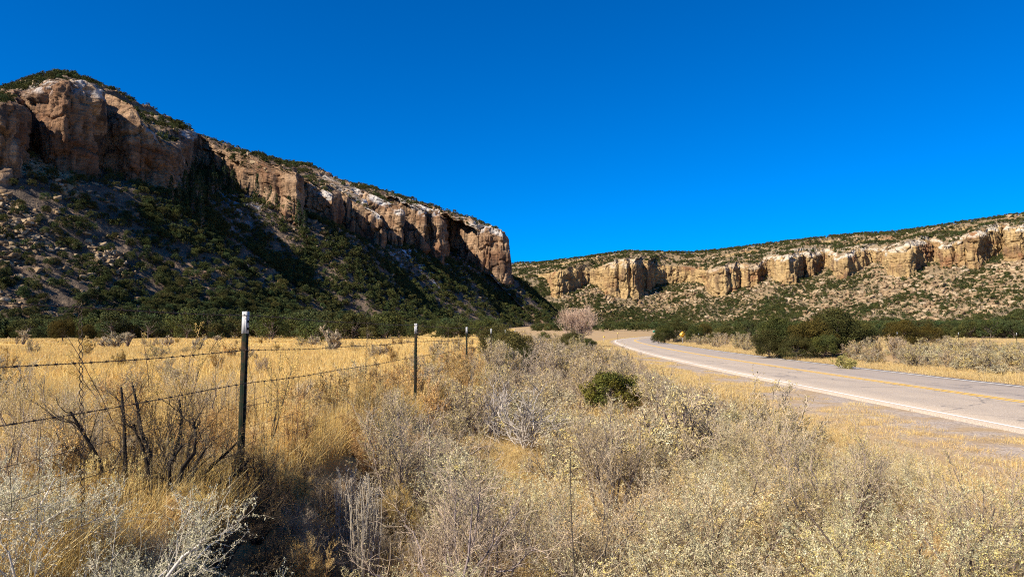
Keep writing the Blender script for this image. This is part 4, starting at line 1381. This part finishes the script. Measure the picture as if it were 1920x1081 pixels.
def pts_box(n, y0, y1, xa, xb, pw=0.7):
    y = y0 + (y1 - y0) * r.uniform(0, 1, n) ** pw
    a_, b_ = xa(y), xb(y)
    x = a_ + (b_ - a_) * r.uniform(0, 1, n)
    return np.stack([x, y, ground_z(x, y)], 1)


q1 = pts_box(4800, 2.2, 14, lambda y: np.maximum(fence_x(y) + 0.3, -0.74 * y), lambda y: np.minimum(xr_(y) + 1.0, 0.75 * y))
dd = q1[:, 0] - fence_x(q1[:, 1])
q1 = q1[~((dd > 0.05) & (dd < 1.0) & (q1[:, 1] < 6.6) & (r.uniform(0, 1, len(q1)) < 0.12))]
q2 = pts_box(8000, 13, 75, lambda y: fence_x(np.minimum(y, 45)) + 0.3, lambda y: xr_(y) + 1.2)
q3 = pts_box(6800, 5.2, 60, lambda y: xr_(y) - 0.3, lambda y: np.interp(y, [0, 18, 37, 60], [8.15, 8.15, 8.5, 9.7]), 0.75)
q3 = q3[fbm(q3[:, 0] / 0.8, q3[:, 1] / 1.6, 0, 3, 233) > -0.25 + 0.55 * smooth(6.9, 7.9, q3[:, 0])]
far_v = []
for lo, hi, n, y0, y1 in ((3.75, 6.4, 5200, 14, 150), (-6.8, -4.3, 1800, 55, 200)):
    j = r.integers(int(40 + y0), int(40 + y1), n)
    rd = r.uniform(lo, hi, n)
    x, y = ROAD_C[j, 0] + _tan[j, 1] * rd + r.normal(0, .1, n), ROAD_C[j, 1] - _tan[j, 0] * rd + r.uniform(-.5, .5, n)
    far_v.append(np.stack([x, y, ground_z(x, y)], 1))
n = 9000
y = 45 + 110 * r.uniform(0, 1, n) ** 0.8
x = ROAD_C[np.clip(y.astype(int) + 40, 0, len(ROAD_C) - 1), 0] + 5.5 + (0.74 * y - 12) * r.uniform(0, 1, n)
ok = (np.abs(road_dist(x, y)) > 4.4) & (x < 0.75 * y)
far_v.append(np.stack([x[ok], y[ok], ground_z(x[ok], y[ok])], 1))
q4 = np.concatenate(far_v)
P = np.concatenate([q1, q2, q3, q4])
ids = np.concatenate([r.integers(0, 4, len(q1)), 4 + r.integers(0, 3, len(q2)), 7 + r.integers(0, 3, len(q3)), 4 + r.integers(0, 3, len(q4))])
scl = np.concatenate([r.uniform(0.6, 1.3, len(q1)), r.uniform(0.6, 1.3, len(q2)), r.uniform(0.7, 1.6, len(q3)), r.uniform(0.5, 1.1, len(q4))])
tag(scatter_stuff('verge_grass', P, r.uniform(0, 6.28, len(P)), scl, ids, near_s + mid_s + short_s), 'matted straw and short dry grass along the road verges', 'grass')

# ------------------------------------------------------------------ roadside junipers and single evergreens
r = np.random.default_rng(240)


def gz(x, y): return float(ground_z(np.array([x]), np.array([y]))[0])


def evergreen(px, Y, h, label, near=True, wide=1.0, kind='juniper', var=None, brown=False, tint=None):
    x = (px - CX) / FPX * Y
    bank = TREES_NEAR['juniper'] if near else TREES_MID[kind]
    v = int(r.integers(len(bank))) if var is None else var
    crown, trunk = bank[v]
    if brown:
        crown = crown.copy()
        crown.materials[0] = M_leaf_brown
    if tint:
        crown = crown.copy()
        crown.materials[0] = M_leaf_olive
    s_ = h / 4.2
    o = empty('juniper_tree', (x, Y, gz(x, Y) - 0.25 * s_), r.uniform(0, 6.28), (s_ * wide, s_ * wide, s_))
    link('crown', crown, o); link('trunk', trunk, o)
    tag(o, label, 'tree')
    return o


M_leaf_brown, t, b = new_mat('rusty_foliage', 0.85, 0.08)
k = NB(t)
k.l(k.mix(1.0, k.acol('Col'), (1.02, 0.76, 0.62), 'MULTIPLY'), b.inputs['Base Color'])

M_leaf_olive, t, b = new_mat('olive_foliage', 0.85, 0.08)
k = NB(t)
k.l(k.mix(1.0, k.acol('Col'), (1.9, 1.5, 0.85), 'MULTIPLY'), b.inputs['Base Color'])

evergreen(1562, 46.5, 3.15, 'largest dark juniper of the roadside clump across the road', var=0)
evergreen(1520, 45.0, 2.45, 'rust brown juniper at the front of the roadside clump', var=1, brown=True)
evergreen(1462, 47.5, 2.75, 'juniper at the road bend end of the roadside clump', var=2)
evergreen(1600, 48.0, 2.35, 'lower juniper at the sunlit brush end of the roadside clump', var=1)
evergreen(1440, 46.5, 1.9, 'small rounded juniper at the outer edge of the roadside clump', var=0)
evergreen(1492, 44.0, 1.5, 'low juniper bush before the rust brown one in the roadside clump', var=2)
evergreen(1545, 44.0, 1.6, 'low dark juniper bush before the largest roadside juniper', var=1)
evergreen(1692, 66, 2.6, 'rust brown juniper behind the sunlit brush bank', var=0, brown=True, wide=1.1)
evergreen(1738, 68, 2.1, 'second rust brown juniper behind the sunlit brush bank', var=2, brown=True)
evergreen(1246, 104, 2.6, 'grey green juniper on the bend beside the green sign', var=1)
evergreen(1268, 112, 3.4, 'dark juniper just behind the yellow sign', var=2)
evergreen(1302, 106, 2.5, 'juniper on the bend past the yellow sign', var=0)
evergreen(1318, 110, 2.7, 'rust brown juniper past the yellow sign', var=1, brown=True)
evergreen(1356, 112, 2.7, 'dark juniper in the gap before the roadside clump', var=2)
evergreen(1337, 88, 1.3, 'small round juniper on the grass verge past the yellow sign', var=0)
evergreen(1234, 98, 1.5, 'low juniper bush where the far road disappears', var=2)
evergreen(1390, 112, 1.7, 'low dark juniper close to the outer edge of the roadside clump', var=1)
TREES_MID['olive'] = [tree_meshes('pinyon', 77, 12000, 0.15, 44)]
evergreen(1146, 16.8, 1.08, 'small olive juniper bush alone in the middle of the brush', var=0, wide=1.1, near=False, kind='olive', tint='olive')
evergreen(1136, 19.6, 0.95, 'young juniper half hidden behind the small olive one', var=2, wide=0.8)
evergreen(958, 30.0, 1.6, 'dark juniper bush beside the farthest fence post', var=1, wide=0.95)
evergreen(978, 28.5, 1.15, 'low dark juniper leaning out from the one by the farthest fence post', var=2)
evergreen(934, 38.0, 1.9, 'olive juniper behind the farthest fence post', var=0)
evergreen(1072, 62, 1.7, 'round juniper under the bare pink tree', var=2)
evergreen(1103, 57, 1.2, 'low juniper bush in front of the bare pink tree', var=0)
evergreen(1020, 88, 1.8, 'dark juniper between the farthest post and the bare pink tree', var=1, near=False)
evergreen(120, 108, 3.4, 'rust brown juniper at the meadow edge behind the wire stay', var=1, brown=True)
evergreen(165, 112, 2.6, 'second rust brown juniper at the meadow edge', var=0, brown=True)
evergreen(590, 80, 2.6, 'low spreading green juniper at the meadow end past the nearest post', near=False, var=1, wide=1.5)

# ------------------------------------------------------------------ bare tree beside the bend
def bare_tree(px, Y, h, w):
    rr = np.random.default_rng(260)
    x = (px - CX) / FPX * Y
    n0 = 9
    az, el = rr.uniform(0, 6.283, n0), np.radians(rr.uniform(38, 85, n0))
    end = np.stack([np.cos(az) * np.cos(el) * w * 0.42, np.sin(az) * np.cos(el) * w * 0.42, np.sin(el) * h * 0.62], 1)
    s_ = np.linspace(0, 1, 7)[None, :, None]
    wob = np.cumsum(rr.normal(size=(n0, 7, 3)), axis=1) * 0.07
    P0 = np.array([0, 0, 0.25]) + end[:, None] * s_ + wob - wob[:, :1]
    P1 = spawn(P0, 8, 1.5, 0.75, 0.35, rr, 0.25, 1.0, 5, 0.25)
    P2 = spawn(P1, 8, 0.85, 0.7, 0.4, rr, 0.2, 1.0, 4, 0.25)
    P3 = spawn(P2, 8, 0.42, 0.7, 0.35, rr, 0.2, 1.0, 3, 0.25)
    t_ = Geo()
    t_.add(tubes(np.array([[[0, 0, -0.3], [0.02, 0, 0.1], [0, 0, 0.45]]]), [0.20], [0.14], 7), (0.20, 0.155, 0.13))
    t_.add(tubes(P0, np.full(n0, 0.085), np.full(n0, 0.022), 6), (0.23, 0.175, 0.145), 42, rr, 0.2)
    b_ = Geo()
    b_.add(tubes(P1, np.full(len(P1), 0.026), np.full(len(P1), 0.010), 4), (0.30, 0.22, 0.175), 20, rr, 0.2)
    b_.add(ribbons(P2, np.full(len(P2), 0.024), np.full(len(P2), 0.011), rr), (0.40, 0.29, 0.215), 8, rr, 0.25)
    b_.add(ribbons(P3, np.full(len(P3), 0.015), np.full(len(P3), 0.008), rr), (0.50, 0.36, 0.26), 6, rr, 0.3)
    o = empty('bare_tree', (x, Y, gz(x, Y)), 0)
    link('trunk', t_.mesh('trunk', M_bark), o); link('crown', b_.mesh('crown', M_twig), o)
    tag(o, 'leafless pinkish grey tree with a round twiggy crown before the road bend', 'tree')


bare_tree(1084, 78, 4.3, 5.2)

# ------------------------------------------------------------------ cholla cactus
def cholla_mesh(seed):
    rr = np.random.default_rng(seed)
    n0 = 5
    az, el = rr.uniform(0, 6.283, n0), np.radians(rr.uniform(45, 85, n0))
    s_ = np.linspace(0, 1, 5)[None, :, None]
    end = np.stack([np.cos(az) * np.cos(el) * 0.6, np.sin(az) * np.cos(el) * 0.6, np.sin(el) * 0.75], 1)
    wob = np.cumsum(rr.normal(size=(n0, 5, 3)), axis=1) * 0.04
    P0 = end[:, None] * s_ + wob - wob[:, :1]
    P1 = spawn(P0, 5, 0.42, 0.9, 0.5, rr, 0.35, 1.0, 4, 0.2)
    P2 = spawn(P1, 3, 0.22, 0.9, 0.4, rr, 0.4, 1.0, 3, 0.2)
    g = Geo()
    g.add(tubes(P0, np.full(n0, 0.05), np.full(n0, 0.035), 6), (0.20, 0.155, 0.12))
    g.add(tubes(P1, np.full(len(P1), 0.034), np.full(len(P1), 0.028), 6), (0.27, 0.215, 0.15), 24, rr, 0.25)
    g.add(tubes(P2, np.full(len(P2), 0.028), np.full(len(P2), 0.016), 6), (0.34, 0.275, 0.18), 18, rr, 0.25)
    sp_g = Geo()
    PP = np.concatenate([P1[:, :3].reshape(-1, 3), P2.reshape(-1, 3)])
    c = np.repeat(PP, 14, axis=0) + rr.normal(0, 0.03, (len(PP) * 14, 3))
    sp_g.add(leaf_quads(c, unit(rr.normal(size=c.shape)), 0.05, rr, 0.3), np.repeat(np.array([[0.46, 0.38, 0.25]]) * rr.uniform(0.7, 1.2, (len(c), 1)), 4, axis=0))
    return g.mesh('stem', M_twig), sp_g.mesh('spines', M_brush)


CH = [cholla_mesh(270 + i) for i in range(4)]
for px, Y, h, lab in ((372, 50, 1.25, 'branching cholla cactus alone before the nearest fence post'), (222, 58, 1.75, 'tall tangled cholla cactus behind the yellow plume weed'), (205, 60, 1.3, 'shorter cholla cactus against the tall tangled one'), (242, 63, 1.6, 'upright cholla cactus at the far side of the tangled pair'),
                      (316, 66, 1.2, 'narrow cholla cactus between the tangled pair and the lone one'), (410, 96, 1.1, 'small pale cholla cactus close to the nearest fence post'), (45, 80, 1.6, 'spreading cholla cactus nearest the frame edge'),
                      (626, 50, 2.0, 'tall dark cholla cactus between the two nearest fence posts'), (590, 68, 1.3, 'cholla cactus beside the low spreading juniper')):
    x = (px - CX) / FPX * Y
    st, spn = CH[int(r.integers(4))]
    o = empty('cholla_cactus', (x, Y, gz(x, Y)), r.uniform(0, 6.28), h / 1.2)
    link('stem', st, o); link('spines', spn, o)
    tag(o, lab, 'cactus')

# ------------------------------------------------------------------ wire fences
M_steel, t, b = new_mat('rusty_wire', 0.6, 0.3)
b.inputs['Metallic'].default_value = 0.5
k = NB(t)
k.l(k.mix(k.noise(k.pos(), 40, 3), (0.035, 0.026, 0.02), (0.10, 0.07, 0.05)), b.inputs['Base Color'])
M_post, t, b = new_mat('green_post_paint', 0.8, 0.03)
k = NB(t)
k.l(k.mix(k.ramp(k.noise(k.pos(), 18, 5, 0.7), [(0.45, 0.0), (0.62, 0.8)]), (0.010, 0.016, 0.011), (0.04, 0.024, 0.016)), b.inputs['Base Color'])
M_tip, t, b = new_mat('white_post_paint', 0.6, 0.3)
k = NB(t)
k.l(k.mix(k.ramp(k.noise(k.pos(), 30, 5, 0.7), [(0.5, 0.0), (0.63, 0.9)]), (0.40, 0.41, 0.42), (0.14, 0.105, 0.08)), b.inputs['Base Color'])
M_plain = veg_mat('plain', 0.0, 0.0)


def boxes(specs):
    """list of (x0,x1,y0,y1,z0,z1) -> vertices, faces"""
    V, F = [], []
    for i, (x0, x1, y0, y1, z0, z1) in enumerate(specs):
        V += [(x0, y0, z0), (x1, y0, z0), (x1, y1, z0), (x0, y1, z0), (x0, y0, z1), (x1, y0, z1), (x1, y1, z1), (x0, y1, z1)]
        F += [[a + 8 * i for a in f] for f in ((3, 2, 1, 0), (4, 5, 6, 7), (0, 1, 5, 4), (1, 2, 6, 5), (2, 3, 7, 6), (3, 0, 4, 7))]
    return np.array(V, float), np.array(F)


def t_prof(z0, z1, grow=0.0):
    g = grow
    return [(-0.024 - g, 0.024 + g, -0.0035 - g, 0.0035 + g, z0, z1), (-0.0035 - g, 0.0035 + g, 0.0035 + g + 0.0005, 0.038 + g, z0, z1)]


def fence_post(parent, loc, rz, top, studs=True, tip=0.185, lean=0.0):
    gzz = gz(loc[0], loc[1])
    L = top - gzz
    sp_ = t_prof(-0.35, L - tip)
    if studs:
        zz = np.arange(0.1, L - 0.05, 0.054)
        sp_ += [(-0.010, 0.010, -0.0110, -0.0040, z, z + 0.018) for z in zz]
    v, f = boxes(sp_)
    p = link('post', mesh_np('post', v, [f], M_post), parent, (loc[0], loc[1], gzz), rz)
    p.rotation_euler[1] = lean
    v, f = boxes(t_prof(L - tip + 0.0015, L, 0.001))
    link('post_tip', mesh_np('post_tip', v, [f], M_tip), p)
    return p


fence = empty('wire_fence', (0, 0, 0))
tag(fence, 'barbed wire fence on dark steel posts with white tips along the golden meadow', 'fence')
ANG = math.atan2(0.065, 1.0)
POST_Y = [-1.07, 5.5, 12.07, 18.64, 25.2, 31.8, 38.4]
for i, Y in enumerate(POST_Y):
    top = CAMZ + 0.145 - 0.0037 * (Y - 5.5)
    if Y > 0: fence_post(fence, (float(fence_x(Y)), Y), math.pi / 2 - ANG, top, True, 0.165, [0, 0.035, 0.02, 0.012, 0.02, 0, 0.03][i])


def wire_line(off, y0, y1, step, sag=0.02, phase=0.0):
    y = np.arange(y0, y1, step)
    u = ((y + 1.07) % 6.57) / 6.57
    z = CAMZ + off - 0.0037 * (y - 5.5) - sag * 4 * u * (1 - u) + 0.004 * np.sin(y * 2.3 + phase)
    return np.stack([fence_x(y) + 0.028, y, z], 1)


def barbed(off, sag, phase):
    g = Geo()
    c = wire_line(off, 0.9, 15, 0.012, sag, phase)
    a = np.arange(len(c)) * 0.012 / 0.075 * 2 * np.pi
    for q in (0, np.pi):
        g.add(tubes((c + np.stack([np.cos(a + q) * 0.0022, 0 * a, np.sin(a + q) * 0.0022], 1))[None], [0.0014], [0.0014], 4), (1, 1, 1))
    far = wire_line(off, 14.95, 42, 0.3, sag, phase)
    g.add(tubes(far[None], [0.0024], [0.0024], 4), (1, 1, 1))
    rr = np.random.default_rng(int(phase * 10) + 5)
    for yb in np.arange(1.0, 20, 0.127):
        c0 = wire_line(off, yb, yb + 0.001, 0.01, sag, phase)[0]
        for _ in range(2):
            d_ = unit(rr.normal(size=3) * np.array([1, 0.5, 1])) * 0.016
            g.add(tubes(np.array([[c0 - d_, c0, c0 + d_]]), [0.0016], [0.0012], 3), (1, 1, 1))
        w = np.linspace(-0.009, 0.009, 4)
        g.add(tubes(np.stack([c0[0] + 0 * w, c0[1] + w, c0[2] + 0 * w], 1)[None], [0.0046], [0.0046], 6), (1, 1, 1))
    link('barbed_wire', g.mesh('barbed_wire', M_steel), fence)


barbed(0.112, 0.012, 0.3)
barbed(-0.145, 0.018, 1.4)
barbed(-0.385, 0.015, 2.2)
g = Geo()
for j, off in enumerate((-0.55, -0.70, -0.86, -1.0)):
    g.add(tubes(wire_line(off, 0.9, 42, 0.12, 0.02, 3 + j)[None], [0.0014], [0.0014], 4), (1, 1, 1))
rr = np.random.default_rng(280)
for yb in np.arange(1.0, 42, 0.155):
    offs = np.linspace(-0.385, -1.08, 7)
    pz = np.array([wire_line(o_, yb, yb + 0.001, 0.01, 0.018, 3)[0] for o_ in offs])
    pz[:, 1] += np.cumsum(rr.normal(0, 0.006, 7)) + rr.normal(0, 0.02) * np.linspace(0, 1, 7)
    pz[:, 0] += rr.normal(0, 0.004, 7)
    g.add(tubes(pz[None], [0.0013], [0.0013], 3), (1, 1, 1))
link('woven_wire', g.mesh('woven_wire', M_steel), fence)
for Y, tilt in ((3.57, -0.08), (8.9, 0.16), (15.3, 0.05)):
    c0 = wire_line(0.12, Y, Y + 0.001, 0.01)[0]
    zz = np.linspace(0.02, -1.05, 230)
    a = -zz / 0.036 * np.pi
    g = Geo()
    for q in (0, np.pi):
        bulge = 0.0065 * np.abs(np.sin(a)) + 0.002
        g.add(tubes(np.stack([c0[0] + np.cos(q) * bulge * np.sign(np.sin(a + 0.01)), c0[1] + tilt * zz + np.cos(q) * 0.004 * np.cos(a), c0[2] + zz], 1)[None], [0.0022], [0.0022], 4), (1, 1, 1))
    link('wire_stay', g.mesh('wire_stay', M_steel), fence)

fence2 = empty('wire_fence', (0, 0, 0))
tag(fence2, 'low far wire fence with thin posts behind the brush bank across the road', 'fence')
FX, FY = np.array([13, 19, 25.0, 28, 31, 34.2, 37.4, 40.6, 43.8, 47.0]) + 4, np.array([120, 92, 68.0, 62, 58.5, 56.5, 55, 54, 53.2, 52.6])
pts2 = []
for x, y in zip(FX, FY):
    g0 = gz(x, y)
    fence_post(fence2, (float(x), float(y)), 0.4, g0 + 1.35, False, 0.2)
    pts2.append((x, y, g0))
pts2 = np.array(pts2)
for dz in (1.25, 0.95, 0.65, 0.4):
    g = Geo(); g.add(tubes((pts2 + np.array([0, -0.03, dz]))[None], [0.004], [0.004], 3), (1, 1, 1))
    link('barbed_wire', g.mesh('barbed_wire', M_steel), fence2)

# ------------------------------------------------------------------ road signs
def flat_mat(name, c, rough=0.45):
    m, t, b = new_mat(name, rough, 0.4)
    k = NB(t)
    k.l(k.mix(0.25, c, k.ramp(k.noise(k.pos(), 9, 4), [(0.3, tuple(q * 0.7 for q in c)), (0.7, c)])), b.inputs['Base Color'])
    return m


M_sy, M_sk, M_sg, M_galv = flat_mat('yellow_sign_sheet', (0.72, 0.36, 0.015)), flat_mat('black_sign_paint', (0.015, 0.015, 0.015)), flat_mat('green_sign_sheet', (0.01, 0.16, 0.11)), flat_mat('galvanised_steel', (0.35, 0.35, 0.34))


def prism(poly, y0, y1):
    """outline in x,z between depths y0 and y1 (a convex or simple polygon, fan from its first point)"""
    n = len(poly)
    v = np.array([(x, y0, z) for x, z in poly] + [(x, y1, z) for x, z in poly], float)
    tri = [(0, i, i + 1) for i in range(1, n - 1)] + [(n, n + i + 1, n + i) for i in range(1, n - 1)]
    q = [(i, (i + 1) % n, n + (i + 1) % n, n + i)[::-1] for i in range(n)]
    return v, np.array(tri), np.array(q)


def prism_mesh(name, polys, y0, y1, mat):
    V, T_, Q, n = [], [], [], 0
    for p in polys:
        v, t_, q = prism(p, y0, y1)
        V.append(v); T_.append(t_ + n); Q.append(q + n); n += len(v)
    return mesh_np(name, np.concatenate(V), [np.concatenate(Q), np.concatenate(T_)], mat)


def diamond(R_, cz, c=0.05):
    k_ = R_ * c
    return [(0 - k_, cz - R_ + k_), (k_, cz - R_ + k_), (R_ - k_, cz - k_), (R_ - k_, cz + k_), (k_, cz + R_ - k_), (-k_, cz + R_ - k_), (-R_ + k_, cz + k_), (-R_ + k_, cz - k_)]


def sign_post(parent, h):
    v, f = boxes([(-0.03, 0.03, 0.0, 0.012, -0.3, h), (-0.03, -0.018, 0.0125, 0.04, -0.3, h), (0.018, 0.03, 0.0125, 0.04, -0.3, h)])
    link('post', mesh_np('post', v, [f], M_galv), parent)


def diamond_sign(px, Y, cz, R_, label, arrow):
    x = (px - CX) / FPX * Y
    o = empty('warning_sign', (x, Y, gz(x, Y)), 0.12)
    sign_post(o, cz + R_ * 0.7)
    p = link('panel', prism_mesh('panel', [diamond(R_, cz)], -0.008, -0.004, M_sy), o)
    if arrow:
        a = R_ * 0.13
        # stem rising, then bending over to the right, with an arrow head
        outer = [(-0.28, -0.52), (-0.28, -0.05), (-0.20, 0.14), (-0.02, 0.22)]
        inner = [(-0.02, 0.0), (-0.06, -0.06), (-0.06, -0.52)]
        stem = [(-0.28, -0.52), (-0.06, -0.52), (-0.06, 0.0), (-0.28, 0.0)]
        bend = [(-0.28, 0.0), (-0.06, 0.0), (0.10, 0.12), (0.02, 0.30)]
        head = [(-0.06, 0.46), (0.20, -0.04), (0.34, 0.40)]
        sc_ = lambda pl: [(u * R_ * 1.1, cz + w * R_ * 1.1) for u, w in pl]
        link('arrow', prism_mesh('arrow', [sc_(stem), sc_(bend), sc_(head)], -0.0105, -0.0085, M_sk), p)
        b0, b1 = R_ * 0.90, R_ * 0.84
        seg = []
        for q in range(4):
            c0, c1 = [(0, b0), (b0, 0), (0, -b0), (-b0, 0)][q], [(b0, 0), (0, -b0), (-b0, 0), (0, b0)][q]
            e0, e1 = [(0, b1), (b1, 0), (0, -b1), (-b1, 0)][q], [(b1, 0), (0, -b1), (-b1, 0), (0, b1)][q]
            seg.append([(u, cz + w) for u, w in (c0, c1, e1, e0)])
        link('border', prism_mesh('border', seg, -0.0102, -0.0084, M_sk), p)
    tag(o, label, 'sign')


diamond_sign(1279, 95, 1.26, 0.44, 'yellow diamond road sign with a black curve arrow on the bend', True)
diamond_sign(1132, 110, 0.85, 0.17, 'small yellow diamond marker on the near side of the bend', False)
diamond_sign(1158, 160, 1.2, 0.2, 'small yellow diamond marker farther round the bend', False)
x = (1227 - CX) / FPX * 213
o = empty('road_sign', (x, 213, gz(x, 213)), 0.1)
sign_post(o, 1.5)
link('panel', prism_mesh('panel', [[(-0.55, 0.95), (0.55, 0.95), (0.55, 1.65), (-0.55, 1.65)]], -0.008, -0.004, M_sg), o)
tag(o, 'small green rectangular road sign at the far end of the bend', 'sign')

# ------------------------------------------------------------------ single tall weeds
def plume_weed(px, Y, h, label, seed):
    """a tall weed whose upper stems carry thick fluffy yellow seed plumes"""
    rr = np.random.default_rng(seed)
    x = (px - CX) / FPX * Y
    n0 = 7
    az = rr.uniform(0, 6.283, n0)
    lean = rr.uniform(0.05, 0.45, n0)
    s_ = np.linspace(0, 1, 8)[None, :, None]
    end = np.stack([np.cos(az) * lean, np.sin(az) * lean, np.cos(lean) * rr.uniform(0.7, 1.05, n0)], 1) * h
    wob = np.cumsum(rr.normal(size=(n0, 8, 3)), axis=1) * 0.012
    P0 = end[:, None] * s_ + wob - wob[:, :1]
    P1 = spawn(P0, 9, 0.20, 0.8, 0.25, rr, 0.45, 1.0, 5, 0.15)
    g = Geo()
    g.add(tubes(P0, np.full(n0, 0.006), np.full(n0, 0.002), 5), (0.28, 0.19, 0.09))
    g.add(tubes(P1, np.full(len(P1), 0.0022), np.full(len(P1), 0.001), 3), (0.38, 0.27, 0.11))
    t = rr.uniform(0.35, 1.0, (len(P1), 34)) * 4
    i = np.minimum(t.astype(int), 3); f = (t - i)[..., None]; ar = np.arange(len(P1))[:, None]
    fat = (0.016 * np.sin(np.clip((t / 4 - 0.3) / 0.72, 0, 1) * np.pi) ** 0.6)[..., None]
    c = (P1[ar, i] * (1 - f) + P1[ar, i + 1] * f + unit(rr.normal(size=(len(P1), 34, 3))) * fat).reshape(-1, 3)
    fl = Geo()
    cl = np.array([[0.66, 0.46, 0.15]]) * rr.uniform(0.75, 1.3, (len(c), 1))
    fl.add(leaf_quads(c, unit(rr.normal(size=c.shape)), 0.014 * rr.uniform(0.7, 1.4, len(c)), rr, 0.6), np.repeat(cl, 4, axis=0))
    o = empty('plume_weed', (x, Y, gz(x, Y)), 0)
    link('stem', g.mesh('stem', M_twig), o); link('plume', fl.mesh('plume', M_brush), o)
    tag(o, label, 'weed')


plume_weed(290, 5.6, 1.28, 'tall weed with fluffy yellow seed plumes behind the top wires', 290)
plume_weed(330, 5.9, 0.9, 'shorter yellow plume weed beside the tall one', 291)
plume_weed(150, 4.9, 0.6, 'yellow plume weed by the twisted wire stay', 292)
plume_weed(505, 6.6, 1.05, 'yellow plume weed just past the nearest fence post', 293)
plume_weed(560, 8.2, 0.9, 'loose yellow plume weed between the two nearest posts', 294)

rr = np.random.default_rng(300)
x, Y = (1077 - CX) / FPX * 3.0, 3.0
s_ = np.linspace(0, 1, 12)
main = np.stack([x + 0.02 * np.sin(s_ * 5), Y + 0 * s_, gz(x, Y) + (1.24 - gz(x, Y)) * s_], 1)
P1 = spawn(main[None], 26, 0.09, 0.8, 0.3, rr, 0.35, 1.0, 4, 0.2)
g = Geo(); g.add(tubes(main[None], [0.0055], [0.002], 5), (0.10, 0.08, 0.06)); g.add(tubes(P1, np.full(26, 0.0016), np.full(26, 0.001), 3), (0.2, 0.16, 0.11))
fl = Geo(); c = np.repeat(P1[:, 1:].reshape(-1, 3), 5, axis=0) + rr.normal(0, 0.008, (26 * 15, 3))
fl.add(leaf_quads(c, unit(rr.normal(size=c.shape)), 0.011, rr, 0.6), (0.46, 0.40, 0.2))
o = link('tall_weed', g.mesh('tall_weed', M_twig))
link('foliage', fl.mesh('foliage', M_brush), o)
tag(o, 'single thin dark weed stem standing up close to the camera', 'weed')
